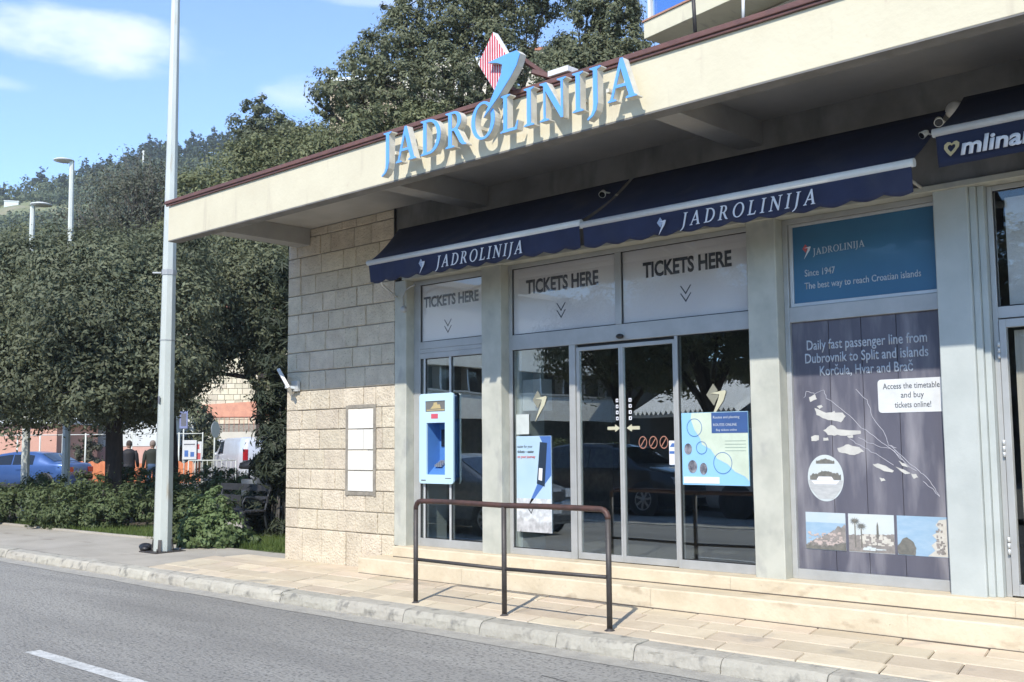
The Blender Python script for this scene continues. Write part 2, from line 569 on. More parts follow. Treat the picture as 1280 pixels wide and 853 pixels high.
def serif_word(word, x0, x1, z0, h, y, depth, slant=0.0, z1=None):
    """one MB per letter of a serif word between x0 and x1 on a plane facing -Y; z0, z1 are the baseline heights at both ends"""
    tot = sum(GLYPH[c][0] for c in word)
    gap = ((x1 - x0) / h - tot) / (len(word) - 1)
    z1 = z0 if z1 is None else z1
    out = []
    u = 0.0
    for c in word:
        w, o, hs = GLYPH[c]
        mb = MB()

        def fn(a, b, d, u=u):
            xx = x0 + (u + a + slant * b) * h
            zz = z0 + (z1 - z0) * (xx - x0) / (x1 - x0) + b * h
            return (xx, y + d, zz)
        mb.prism(o, hs, fn, 0.0, depth)
        out.append(mb)
        u += w + gap
    return out


_TXT = {}


def text_obj(name, body, x0, x1, z0, cap, y, m, parent, bold=0.0, slant=0.0, depth=.0015, label=None, wrap_bottom=False):
    """a line of sans lettering facing -Y, cap height `cap`, stretched to run from x0 to x1"""
    cu = bpy.data.curves.new(name, 'FONT')
    cu.body = body
    cu.size = 1.0
    cu.offset = bold
    cu.extrude = .0
    cu.shear = slant
    cu.resolution_u = 3
    o = bpy.data.objects.new(name, cu)
    COL.objects.link(o)
    bpy.context.view_layer.update()
    dg = bpy.context.evaluated_depsgraph_get()
    me = bpy.data.meshes.new_from_object(o.evaluated_get(dg))
    bpy.data.objects.remove(o)
    bpy.data.curves.remove(cu)
    n = len(me.vertices)
    co = np.empty(n * 3, np.float32)
    me.vertices.foreach_get('co', co)
    co = co.reshape(-1, 3)
    lo, hi = co[:, 0].min(), co[:, 0].max()
    sx = (x1 - x0) / (hi - lo)
    sz = cap / 0.729
    new = np.empty_like(co)
    new[:, 0] = x0 + (co[:, 0] - lo) * sx
    new[:, 1] = y
    new[:, 2] = z0 + co[:, 1] * sz
    me.vertices.foreach_set('co', new.ravel())
    me.materials.clear()
    me.materials.append(m)
    me.update()
    ob = link(name, me, parent, 0, label)
    md = ob.modifiers.new('thickness', 'SOLIDIFY')
    md.thickness = depth
    md.offset = 1.0
    return ob


def small_logo(x, z, s, y, depth):
    """small kite and hooked arrow emblem; returns two meshes: kite and arrow"""
    k = MB().prism([(-.12, .55), (-.45, .1), (-.1, -.35), (.0, -.15), (.12, .02), (.1, .1), (-.25, .12), (.1, .25)], [], lambda a, b, d: (x + a * s, y + d, z + b * s), 0, depth)
    a_ = MB().prism([(-.26, .15), (.0, .20), (.42, .26), (.48, .2), (.35, -.15), (.0, -.6), (-.3, -1.0), (-.12, -.6), (.1, -.12), (.16, .10), (.02, .12)], [],
                    lambda a, b, d: (x + a * s, y + d - .001, z + b * s), 0, depth)
    return k, a_


# ================================================================== GROUND, ROAD, PAVEMENT
struct('ground', MB().box(-540, 400, -90, 540, -1.4, -.32), M_GROUND)
struct('road', MB().box(-170, 60, -9.4, -1.70, -.5, -.17), M_ASPHALT)
dash = MB()
for k in range(-14, 4):
    x0 = -8.92 + k * 5.6 if k < 0 else -8.92 + k * 5.6
    ys = -4.67
    n = 9
    top = [(x0 + 1.95 * i / n, ys + .125 + random.Random(k * 50 + i).uniform(-.004, .004), -.166) for i in range(n + 1)]
    bot = [(x0 + 1.95 * i / n, ys + random.Random(k * 90 + i).uniform(-.004, .004), -.166) for i in range(n + 1)]
    dash.add(bot + top, [(i, i + 1, n + 2 + i, n + 1 + i) for i in range(n)])
struct('road_marking', dash, M_PAINT)
gut = MB()
gx_ = [-60 + .5 * i for i in range(181)]
vs = []
for xx in gx_:
    vs += [(xx, -1.97 + .07 * mnoise.noise(Vector((xx * .8, 1, 1))) + .04 * mnoise.noise(Vector((xx * 3, 1, 1))), -.166), (xx, -1.71, -.166)]
gut.add(vs, [(2 * i, 2 * i + 2, 2 * i + 3, 2 * i + 1) for i in range(180)])
struct('gutter_dust', gut, mat('dusty_gutter', (0.40, 0.38, 0.325), .95, (0.30, 0.285, 0.25), 6, bump=.6, bscale=60, speck=((.45, .43, .38), 50, .56, .66, .8)))
crk = MB()
for sx_, sy_, ln_, dy_ in ((-5.2, -2.6, 4.0, .1), (-9.0, -5.9, 6.0, -.3)):
    n = 60
    vs = []
    for i in range(n + 1):
        xx = sx_ + ln_ * i / n
        yy = sy_ + dy_ * i / n + .10 * mnoise.noise(Vector((xx * 1.1, sy_, 2))) + .03 * mnoise.noise(Vector((xx * 6, sy_, 2)))
        w_ = .005 + .005 * abs(mnoise.noise(Vector((xx * 3, sy_, 8))))
        vs += [(xx, yy - w_, -.166), (xx, yy + w_, -.166)]
    crk.add(vs, [(2 * i, 2 * i + 2, 2 * i + 3, 2 * i + 1) for i in range(n)])
struct('road_cracks', crk, mat('crack_tar', (.09, .088, .083), .9))

rng = random.Random(7)
kerb = MB()
x = -60.0
while x < 30:
    w = rng.uniform(.75, 1.05)
    nx, nz = 8, 4
    j = rng.uniform(-.008, .008)
    # rounded, chipped profile across the kerb: (y, z)
    prof = [(-1.72, -.19), (-1.725, -.15), (-1.715, -.10), (-1.70, -.068), (-1.675, -.05), (-1.62, -.046), (-1.50, -.042), (-1.49, -.06)]
    vs, fs = [], []
    for i in range(nx + 1):
        xx = x + .004 + (w - .008) * i / nx
        for q, (yy, zz) in enumerate(prof):
            chip = 0
            if 1 <= q <= 4:
                chip = .016 * mnoise.noise(Vector((xx * 5.3, q * 1.3, 3.1))) + .008 * mnoise.noise(Vector((xx * 17, q * 3, 9)))
            edge = .012 if i in (0, nx) and 1 <= q <= 5 else 0
            vs.append((xx, yy + chip + edge, zz + j + chip * .5 - edge * .4))
    np_ = len(prof)
    for i in range(nx):
        for q in range(np_ - 1):
            fs.append((i * np_ + q, (i + 1) * np_ + q, (i + 1) * np_ + q + 1, i * np_ + q + 1))
    fs.append(tuple(range(np_)))
    fs.append(tuple(nx * np_ + q for q in reversed(range(np_))))
    kerb.add(vs, fs, False)
    x += w
struct('kerb', kerb, M_KERB)

# paved footway: a bedding sheet and limestone slabs laid in rows running from kerb to steps
bed = MB()
bed.add([(-12.9, -1.5, -.075), (12, -1.5, -.075), (12, .2, -.03), (-12.9, .2, -.03)], [(0, 1, 2, 3)])
struct('paving_bed', bed, M_MORTAR)
slab = MB()
def zpave(y):
    return -.044 + (y + 1.5) / 1.1 * .044
rows = [-1.485, -1.235, -.93, -.655, -.385]
x_end = 11.0
for r_ in range(len(rows) - 1):
    y0, y1 = rows[r_] + .004, rows[r_ + 1] - .004
    x = -12.9
    while x < x_end:
        w = rng.uniform(.42, .85)
        xa, xb = x + .004, min(x + w, x_end) - .004
        dz = rng.uniform(-.003, .003)
        sl = -.20          # joints run slightly askew
        b_ = .006
        vs = [(xa + sl * (y0 + 1.5), y0, zpave(y0) + dz - .012), (xb + sl * (y0 + 1.5), y0, zpave(y0) + dz - .012), (xb + sl * (y1 + 1.5), y1, zpave(y1) + dz - .012), (xa + sl * (y1 + 1.5), y1, zpave(y1) + dz - .012),
              (xa + b_ + sl * (y0 + 1.5), y0 + b_, zpave(y0) + dz), (xb - b_ + sl * (y0 + 1.5), y0 + b_, zpave(y0) + dz), (xb - b_ + sl * (y1 + 1.5), y1 - b_, zpave(y1) + dz), (xa + b_ + sl * (y1 + 1.5), y1 - b_, zpave(y1) + dz)]
        slab.add(vs, [(4, 5, 6, 7), (0, 1, 5, 4), (1, 2, 6, 5), (2, 3, 7, 6), (3, 0, 4, 7)])
        x += w
# the strip between the last row and the stone wall, left of the steps
x = -12.9
while x < -10.0:
    w = min(rng.uniform(.5, .8), -10.0 - x)
    slab.box(x + .004, x + w - .004, -.381, -.006, -.012, .0)
    x += w
struct('stone_pavement', slab, M_SLAB)
pv = MB()
px0 = [-170, -60, -40, -30, -24, -20, -18, -16, -14.4, -12.9]
gy = [3.0, 2.0, 1.2, .6, .3, .32, .36, .5, .42, .42]
vs = []
for xx, g_ in zip(px0, gy):
    vs += [(xx, -1.49, -.046), (xx, g_, -.012)]
pv.add(vs, [(2 * i, 2 * i + 2, 2 * i + 3, 2 * i + 1) for i in range(len(px0) - 2)])
pv.add([(-14.4, -1.49, -.046), (-12.905, -1.49, -.046), (-13.13, -.384, -.022), (-12.905, -.38, -.022), (-12.905, .42, -.012), (-14.4, .42, -.012)], [(0, 1, 2, 5), (2, 3, 4, 5)])
pv.add([(-12.904, -.004, -.013), (-12.0, -.004, -.013), (-12.0, .48, -.016), (-12.904, .44, -.014)], [(0, 1, 2, 3)])
struct('pavement', pv, M_CONC)
# low concrete edging between pavement and planting
edge = MB()
ep = [(-60, 2.0), (-40, 1.2), (-24, .32), (-20, .34), (-17.6, .40), (-16.4, .52), (-15.4, .40)]
for (xa, ya), (xb, yb) in zip(ep, ep[1:]):
    edge.bar((xa, ya, -.02), (xb, yb, -.02), .10, .07)
struct('garden_edging', edge, M_CONC, .01)
soil = MB()
soil.add([(-34, .9, -.03), (-24, .34, -.026), (-20, .36, -.026), (-16, .4, -.026), (-12.05, .45, -.026), (-12.05, 12, -.026), (-34, 16, -.03)], [tuple(range(7))])
struct('garden_soil', soil, M_SOIL)
struct('car_park', MB().add([(-170, 4.0, -.05), (-60, 2.2, -.05), (-34, 1.0, -.05), (-12, .44, -.05), (-12, 90, -.05), (-170, 90, -.05)], [tuple(range(6))]), M_CARPARK)
# far side of the road
struct('far_lane', MB().box(-170, 60, -13.6, -9.75, -.5, -.165), M_ASPHALT)
struct('far_pavement', MB().box(-170, 60, -60, -13.6, -.5, -.05), M_CONC)

# hill
def hill_h(x, y):
    dx, dy = x, y + 8.39
    rho = math.hypot(dx, dy)
    az = math.degrees(math.atan2(-dx, dy))          # left of +Y
    ridge = np.interp(az, [-60, -20, 5, 20, 40, 52, 58, 63, 68, 75, 90, 110], [120, 132, 128, 125, 113, 104.0, 98, 90, 80, 58, 40, 22])
    t = min(max((rho - 95) / (350 - 95), 0), 1)
    h = ridge * (t ** 1.12)
    if rho > 350:
        h = ridge - (rho - 350) * .18
    n_ = mnoise.noise(Vector((x / 45, y / 45, 0))) * 5 + mnoise.noise(Vector((x / 17, y / 17, 5))) * 1.8
    terr = math.sin(h * .5 + mnoise.noise(Vector((x / 60, y / 60, 2))) * 3) * .9
    return h + (n_ * .55 + terr) * min(max((rho - 95) / 40, 0), 1) - .35
hill = MB()
AZ = [(-60 + 170 * i / 140) for i in range(141)]
RH = [88, 100, 112, 125, 140, 155, 170, 186, 202, 218, 234, 250, 266, 282, 298, 314, 330, 345, 360, 385, 430, 520]
vs = []
for a in AZ:
    for q in RH:
        xx, yy = -math.sin(R(a)) * q, math.cos(R(a)) * q - 8.39
        vs.append((xx, yy, hill_h(xx, yy) if q > 88 else -.5))
nr = len(RH)
hill.add(vs, [(i * nr + j, i * nr + j + 1, (i + 1) * nr + j + 1, (i + 1) * nr + j) for i in range(len(AZ) - 1) for j in range(nr - 1)], True)
struct('hill', hill, M_HILL)

hz = MB().box(-560, 420, -95, 560, -2.6, 190)
hm = bpy.data.materials.new('pale_air')
hm.use_nodes = True
hn = hm.node_tree.nodes
hn.remove(hn['Principled BSDF'])
pvn = hn.new('ShaderNodeVolumePrincipled')
pvn.inputs['Color'].default_value = (.80, .88, .97, 1)
pvn.inputs['Density'].default_value = .00042
hm.node_tree.links.new(pvn.outputs['Volume'], hn['Material Output'].inputs['Volume'])
hzo = obj('haze', hz, hm)
hzo['kind'] = 'stuff'

# ================================================================== TICKET OFFICE
B = thing('ticket_office', 'single storey ticket office with cream canopy, limestone end wall and glazed shopfront', 'building', (-6, 2, 0))
GY = .17                       # plane of the glazing
# stone end wall, laid block by block
wall = MB()
rw = random.Random(3)
core = MB().box(-12.025, -9.835, .016, 6.9, -.1, 4.35)
zc = -.06
ci = 0
while zc < 4.3:
    hh = .47 if ci == 0 else .256
    x = -12.04
    first = True
    while x < -9.83 - .01:
        w = rw.uniform(.22, .52) if ci else rw.uniform(.3, .62)
        if first and ci % 2:
            w *= .6
        first = False
        if -9.83 - (x + w) < .16:
            w = -9.83 - x
        if not (x + w > -10.74 + .1 and x < -10.18 - .1 and zc > .86 and zc + hh < 1.99) or True:
            d = rw.uniform(-.006, .006)
            g = .0035
            z1 = min(zc + hh, 4.36)
            a = (x + g, x + w - g, zc + g, z1 - g)
            c = .011
            vs = [(a[0], .02, a[2]), (a[1], .02, a[2]), (a[1], .02, a[3]), (a[0], .02, a[3]),
                  (a[0] + c * .4, d + .004, a[2] + c * .4), (a[1] - c * .4, d + .004, a[2] + c * .4), (a[1] - c * .4, d + .004, a[3] - c * .4), (a[0] + c * .4, d + .004, a[3] - c * .4),
                  (a[0] + c, d, a[2] + c), (a[1] - c, d, a[2] + c), (a[1] - c, d, a[3] - c), (a[0] + c, d, a[3] - c)]
            fs = []
            for q in range(4):
                q2 = (q + 1) % 4
                fs += [(q, q2, q2 + 4, q + 4), (q + 4, q2 + 4, q2 + 8, q + 8)]
            fs.append((8, 9, 10, 11))
            wall.add(vs, fs)
        x += w
    zc += hh
    ci += 1
sw = obj('stone_wall', wall, M_STONE, B)
obj('mortar_core', core, M_MORTAR, B)
# blocks of the return wall (left side)
ret = MB()
zc = -.06
ci = 0
while zc < 4.3:
    hh = .47 if ci == 0 else .256
    y = .0
    while y < 6.9:
        w = rw.uniform(.3, .6)
        ret.box(-12.04, -12.02, y + .0035, y + w - .0035, zc + .0035, min(zc + hh, 4.36) - .0035)
        y += w
    zc += hh
    ci += 1
obj('stone_return_wall', ret, M_STONE, B, .004)
tp = MB()
for k in range(4):
    z0 = .915 + k * .256
    if k in (1, 3):
        tp.box(-10.70, -10.215, -.013, .0, z0 + .006, z0 + .246)
    if k in (0, 2):
        c = -10.70 + (.30 if k == 2 else .285)
        if k == 0:
            tp.box(-10.70, -10.215, -.012, .0, z0 + .004, z0 + .25)
        else:
            tp.box(-10.70, c - .004, -.013, .0, z0 + .004, z0 + .25)
            tp.box(c + .004, -10.215, -.012, .0, z0 + .004, z0 + .25)
obj('white_tile_panel', tp, M_TILE, B, .003)
fr = MB()
for (x0, x1, z0, z1) in ((-10.755, -10.705, .86, 1.98), (-10.21, -10.165, .86, 1.98), (-10.705, -10.21, .87, .912), (-10.705, -10.21, 1.942, 1.985)):
    fr.box(x0, x1, -.009, .004, z0, z1)
obj('panel_mortar_frame', fr, M_MORTAR, B)
# rest of the shell
obj('side_wall', MB().box(4.3, 4.6, .25, 7, -.1, 4.4), M_SIDEWALL, B)
obj('rear_wall', MB().box(-12.0, 4.6, 6.9, 7.1, -.1, 4.4), M_SIDEWALL, B)
obj('floor', MB().box(-9.8, 4.3, .2, 6.9, .1, .298), mat('grey_floor_tile', (.16, .16, .155), .35, scale=3), B)
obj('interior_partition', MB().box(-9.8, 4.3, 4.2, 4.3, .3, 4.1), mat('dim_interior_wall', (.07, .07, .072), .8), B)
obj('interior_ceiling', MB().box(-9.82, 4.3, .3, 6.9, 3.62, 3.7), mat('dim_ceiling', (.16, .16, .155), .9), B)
# wall above the openings, and the ledge under it
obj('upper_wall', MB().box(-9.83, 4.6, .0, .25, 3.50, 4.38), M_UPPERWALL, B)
obj('window_ledge', MB().box(-9.66, 4.6, -.035, .2, 3.452, 3.498), M_COLUMN, B, .004)
# steps
def step_mesh(x0, x1, y0, y1, z0, z1, seed):
    mb = MB()
    rr = random.Random(seed)
    x = x0
    while x < x1:
        w = min(rr.uniform(1.6, 2.6), x1 - x)
        n = max(2, int(w / .12))
        prof = [(y0, z0), (y0, z0 + (z1 - z0) * .5), (y0, z1 - .012), (y0 + .012, z1), (y0 + .1, z1), (y1, z1)]
        vs, fs = [], []
        for i in range(n + 1):
            xx = x + w * i / n - (.002 if i == n else 0)
            for q, (yy, zz) in enumerate(prof):
                chip = (.007 * mnoise.noise(Vector((xx * 4, q, seed))) + .004 * mnoise.noise(Vector((xx * 15, q * 2, seed)))) if q in (1, 2, 3) else 0
                vs.append((xx, yy + max(chip, -.004), zz - (abs(chip) if q in (2, 3) else 0)))
        k = len(prof)
        for i in range(n):
            for q in range(k - 1):
                fs.append((i * k + q, (i + 1) * k + q, (i + 1) * k + q + 1, i * k + q + 1))
        fs += [(0, 5, 4, 3, 2, 1)] if False else []
        fs.append(tuple(range(k)) + ())
        mb.add(vs, fs, False)
        x += w
    mb.box(x0 + .0005, x1, y0 + .02, y1, z0, z1 - .012)
    return mb
obj('step', step_mesh(-9.995, 6.5, -.40, .0, -.06, .178, 1), M_STEP, B)
obj('step', step_mesh(-9.73, 6.5, -.10, .3, .17, .302, 5), M_STEP, B)

obj('step_joint', MB().box(-9.72, 6.5, -.1045, -.1005, .1785, .188), mat('dark_joint', (.11, .09, .07), .95), B)
obj('step_base_dirt', MB().box(-9.98, 6.5, -.410, -.4035, -.01, .007), mat('dark_joint', (.11, .09, .07), .95), B)

# columns
def column(x0, x1, m, z1=3.451):
    mb = MB()
    n = 22
    # slight unevenness of hand-plastered faces
    prof = [(x0, GY + .03), (x0, .008), (x0 + .008, .0), (x1 - .008, .0), (x1, .008), (x1, GY + .03)]
    vs, fs = [], []
    for i in range(n + 1):
        z = .302 + (z1 - .302) * i / n
        for q, (xx, yy) in enumerate(prof):
            vs.append((xx + .0025 * mnoise.noise(Vector((x0, q * 5, z * 3))), yy + .002 * mnoise.noise(Vector((x0 + 9, q * 5, z * 3))), z))
    k = len(prof)
    for i in range(n):
        for q in range(k - 1):
            fs.append((i * k + q, i * k + q + 1, (i + 1) * k + q + 1, (i + 1) * k + q))
    mb.add(vs, fs, False)
    return obj('column', mb, m, B)
column(-9.828, -9.62, M_COLUMN)
column(-8.35, -8.05, M_COLUMN)
column(-4.972, -4.68, M_COLUMN)
column(-3.275, -3.005, M_PILASTER)
# stepped pilaster by the neighbouring door
pm_ = MB().box(-3.003, -2.955, .035, .2, .302, 3.451).box(-2.953, -2.905, .065, .2, .302, 3.451)
obj('pilaster', pm_, M_PILASTER, B, .004)
obj('column', MB().box(-1.55, -1.25, 0, .2, .302, 3.451), M_PILASTER, B, .006)
obj('shopfront_wall', MB().box(-1.245, 4.6, .03, .25, .302, 3.451), M_PILASTER, B)

# frames and panes.  Each opening: outer frame bars, then panes set behind
def frame_bars(bars, y0=GY - .045, y1=GY + .03):
    mb = MB()
    for (x0, x1, z0, z1) in bars:
        mb.box(x0, x1, y0, y1, z0, z1)
    return mb
M_TGLASS = glass_mat('transom_glass', (0.97, 0.97, 0.97), 1.0)


def window(bars, panes, extra=None, name='window', paney=GY, m=M_ALU):
    w = obj(name, frame_bars(bars), m, B, .004)
    for (x0, x1, z0, z1) in panes:
        s = MB().box(x0, x1, paney - .022, paney - .016, z0, z1)
        obj('pane', s, M_TGLASS if z0 > 2.45 else M_GLASS, w)
        seal = MB()
        t = .008
        for q in ((x0, x0 + t, z0 + t, z1 - t), (x1 - t, x1, z0 + t, z1 - t), (x0, x1, z0, z0 + t), (x0, x1, z1 - t, z1)):
            seal.box(q[0], q[1], paney - .03, paney - .0225, q[2], q[3])
        obj('seal', seal, M_ALU_DARK, w)
    if extra:
        for nm, mb, m_ in extra:
            obj(nm, mb, m_, w, .002)
    return w
# narrow window beside the stone wall (cash machine stands in it)
mull = MB().box(-9.448, -9.422, GY - .04, GY + .02, .395, 2.50).box(-9.005, -8.978, GY - .042, GY + .02, .395, 2.50)
mull.box(-9.50, -8.40, GY - .038, GY + .012, 2.035, 2.062) if False else None
window([(-9.618, -9.505, .302, 3.45), (-8.405, -8.352, .302, 3.45), (-9.505, -8.405, .302, .395), (-9.505, -8.405, 2.50, 2.565),
        (-9.505, -8.405, 2.615, 2.70), (-9.505, -8.405, 2.566, 2.614), (-9.505, -8.405, 3.39, 3.45)],
       [(-9.5045, -9.4485, .3955, 2.4995), (-9.4215, -9.0055, .3955, 1.055), (-9.4215, -9.0055, 2.05, 2.4995), (-8.9775, -8.4055, .3955, 2.4995), (-9.5045, -8.4055, 2.7005, 3.3895)],
       [('mullion', mull, M_ALU_PALE)])
# entrance: fixed pane, two sliding leaves, fixed pane, transom lights above
window([(-8.048, -8.0, .302, 3.45), (-5.02, -4.974, .302, 3.45), (-8.0, -5.02, 2.505, 2.67), (-8.0, -5.02, 3.405, 3.45), (-6.565, -6.49, 2.671, 3.404),
        (-8.0, -7.185, .302, .37), (-7.185, -7.105, .302, 2.504), (-5.862, -5.828, .302, 2.504), (-5.828, -5.02, .302, .385)],
       [(-7.9995, -7.1855, .3705, 2.5045), (-5.8275, -5.0205, .3855, 2.5045), (-7.9995, -6.5655, 2.6705, 3.4045), (-6.4895, -5.0205, 2.6705, 3.4045)])
obj('door_gap', MB().box(-7.104, -5.863, GY + .0, GY + .02, 2.475, 2.504), M_ALU_DARK, B)
for (xa, xb, sa, sb) in ((-7.10, -6.522, .04, .026), (-6.520, -5.866, .026, .028)):
    d = obj('sliding_door', MB().box(xa, xa + sa, GY - .03, GY + .01, .31, 2.474).box(xb - sb, xb, GY - .03, GY + .01, .31, 2.474)
            .box(xa + sa, xb - sb, GY - .03, GY + .01, .31, .375).box(xa + sa, xb - sb, GY - .03, GY + .01, 2.435, 2.474), M_ALU, B, .003)
    obj('pane', MB().box(xa + sa + .0005, xb - sb - .0005, GY - .012, GY - .006, .3755, 2.4345), M_GLASS, d)
obj('motion_sensor', MB().blob((-6.49, GY - .075, 2.545), (.045, .03, .026), 12, 8), M_BLACK, B)
# poster bay
window([(-4.678, -4.63, .302, 3.45), (-3.31, -3.278, .302, 3.45), (-4.63, -3.31, .302, .388), (-4.63, -3.31, 2.525, 2.66), (-4.63, -3.31, 3.405, 3.45)],
       [])
# neighbouring shop door with transom light
window([(-2.903, -2.862, .302, 3.45), (-1.60, -1.552, .302, 3.45), (-2.862, -1.60, 2.41, 2.50), (-2.862, -1.60, 3.41, 3.45)],
       [(-2.8615, -1.6005, 2.5005, 3.4095)])
dl = obj('shop_door', MB().box(-2.855, -2.805, GY - .06, GY - .01, .315, 2.40).box(-1.65, -1.605, GY - .06, GY - .01, .315, 2.40)
         .box(-2.805, -1.65, GY - .06, GY - .01, .315, .40).box(-2.805, -1.65, GY - .06, GY - .01, 2.335, 2.40), M_ALU, B, .004)
obj('pane', MB().box(-2.8045, -1.6505, GY - .04, GY - .034, .4005, 2.3345), M_TGLASS, dl)
for z in (.62, 1.35, 2.1):
    hg = MB()
    for q in range(3):
        hg.tube([(-2.862, GY - .062, z + q * .045), (-2.862, GY - .062, z + q * .045 + .04)], .011, 8)
    obj('hinge', hg, M_ALU_PALE, dl)
obj('door_curtain', MB().box(-2.78, -1.66, GY + .05, GY + .06, .42, 2.32), mat('cream_curtain', (.5, .47, .38), .9, (.38, .36, .3), 3, stretch=(6, 1, .6)), dl)
cb = MB().box(-2.80, -1.62, GY + .05, GY + .058, 2.52, 3.36)
obj('transom_film', cb, mat('frosted_film', (.62, .62, .57), .5, (.48, .48, .44), 1.6), B)

# canopy
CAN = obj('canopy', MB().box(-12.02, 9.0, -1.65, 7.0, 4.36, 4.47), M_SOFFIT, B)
fs = MB()
fs.box(-12.02, 9.0, -1.80, -1.652, 4.018, 4.452)
fs.box(-12.02, -11.90, -1.651, 7.0, 4.20, 4.452)
obj('fascia', fs, M_FASCIA, CAN, .004)
obj('soffit_edge', MB().box(-12.018, 9.0, -1.798, -1.654, 4.006, 4.0175), mat('shade_toned_soffit_edge', (.20, .19, .175), .9, (.14, .135, .125), 5), CAN)  # thin plate coloured dark to stand for the shade under the fascia
tr = MB()
tr.box(-12.06, 9.0, -1.84, -1.60, 4.472, 4.515).box(-12.05, 9.0, -1.825, -1.805, 4.448, 4.471)
tr.box(-12.065, -11.85, -1.599, 7.0, 4.476, 4.514)
obj('roof_flashing', tr, M_RUSTTRIM, CAN, .006)
M_BEAM = mat('beam_plaster', (0.37, 0.36, 0.335), .9, (0.30, 0.29, 0.27), 3, bump=.1)
for xb in (-11.665, -8.35, -4.89, -1.5, 1.9, 5.2):
    obj('beam', MB().box(xb - .125, xb + .125, -1.65, -.008 if xb < -9 else -.002, 4.135, 4.359), M_BEAM, CAN, .005)
jn = MB().box(-11.87, 9.0, -.95, -.93, 4.352, 4.3595)
obj('soffit_joint', jn, M_UPPERWALL, CAN)
rt_ = MB()
rt_.box(-12.0, 9, -1.6, 7.0, 4.471, 4.474)
obj('roof_felt', rt_, mat('roof_felt', (.12, .11, .1), .9), CAN)
# service pipe at the corner of the stone wall
obj('corner_pipe', MB().tube([(-9.80, -.02, 4.35), (-9.80, -.02, 3.9)], .016, 8), M_BLACK, B)

# ================================================================== ROOF SIGN
SG = thing('roof_sign', 'large light blue serif letters JADROLINIJA fixed along the cream canopy edge', 'sign', (-6.2, -1.9, 4.1))
SY = -1.955
LET = 'JADROLINIJA'
for c, face, body in zip(LET, serif_word(LET, -7.70, -4.715, 4.115, .325, SY - .006, .006), serif_word(LET, -7.70, -4.715, 4.115, .325, SY + .0005, .072)):
    L = obj('letter', body, M_SIGNSIDE, SG)
    obj('letter_face', face, M_SIGNBLUE, L)
for k in range(10):
    xx = -7.62 + k * .285
    obj('letter_bracket', MB().bar((xx, SY + .07, 4.25), (xx, -1.80, 4.25), .03, .03), M_SIGNSIDE, SG)
dia = [(-6.276, 5.06), (-6.465, 4.819), (-6.244, 4.5), (-6.061, 4.731)]
dm = obj('kite_emblem', MB().prism(dia, [], lambda a, b, d: (a, -1.92 + d, b), 0, .065), M_SIGNWHITE, SG, .003)
stp = MB()
# thin red vertical stripes on the kite face
cx_l, cx_r = dia[1][0], dia[3][0]
def kite_span(xq):
    zs = []
    for i in range(4):
        (xa, za), (xb, zb) = dia[i], dia[(i + 1) % 4]
        if min(xa, xb) <= xq <= max(xa, xb) and abs(xb - xa) > 1e-6:
            zs.append(za + (zb - za) * (xq - xa) / (xb - xa))
    return (min(zs), max(zs)) if len(zs) > 1 else None
k = 0
xq = cx_l + .03
while xq < cx_r - .02:
    s0, s1 = kite_span(xq), kite_span(xq + .014)
    if s0 and s1:
        stp.prism([(xq, s0[0] + .008), (xq + .014, s1[0] + .008), (xq + .014, s1[1] - .008), (xq, s0[1] - .008)], [], lambda a, b, d: (a, -1.9235 + d, b), 0, .003)
    xq += .029
obj('red_stripe', stp, M_SIGNRED, dm)
arrow = [(-6.278, 4.764), (-6.065, 4.784), (-5.937, 4.786), (-5.898, 4.75), (-5.941, 4.656), (-6.008, 4.576), (-6.168, 4.423), (-6.333, 4.288), (-6.229, 4.453), (-6.117, 4.633), (-6.106, 4.706), (-6.165, 4.735)]
am = obj('hooked_arrow', MB().prism(arrow, [], lambda a, b, d: (a, -1.98 + d, b), 0, .075), M_SIGNSIDE, SG)
obj('arrow_face', MB().prism(arrow, [], lambda a, b, d: (a, -1.987 + d, b), 0, .0065), M_SIGNBLUE, am)
st = MB()
st.bar((-5.98, -1.86, 4.75), (-5.75, -1.45, 4.48), .035, .035).bar((-5.88, -1.86, 4.62), (-5.55, -1.45, 4.48), .035, .035).bar((-6.15, -1.86, 4.55), (-6.15, -1.5, 4.48), .035, .035)
obj('stay', st, M_RUSTTRIM, SG)
obj('junction_box', MB().box(-5.72, -5.50, -1.84, -1.70, 4.537, 4.585), M_SIGNWHITE, SG, .004)

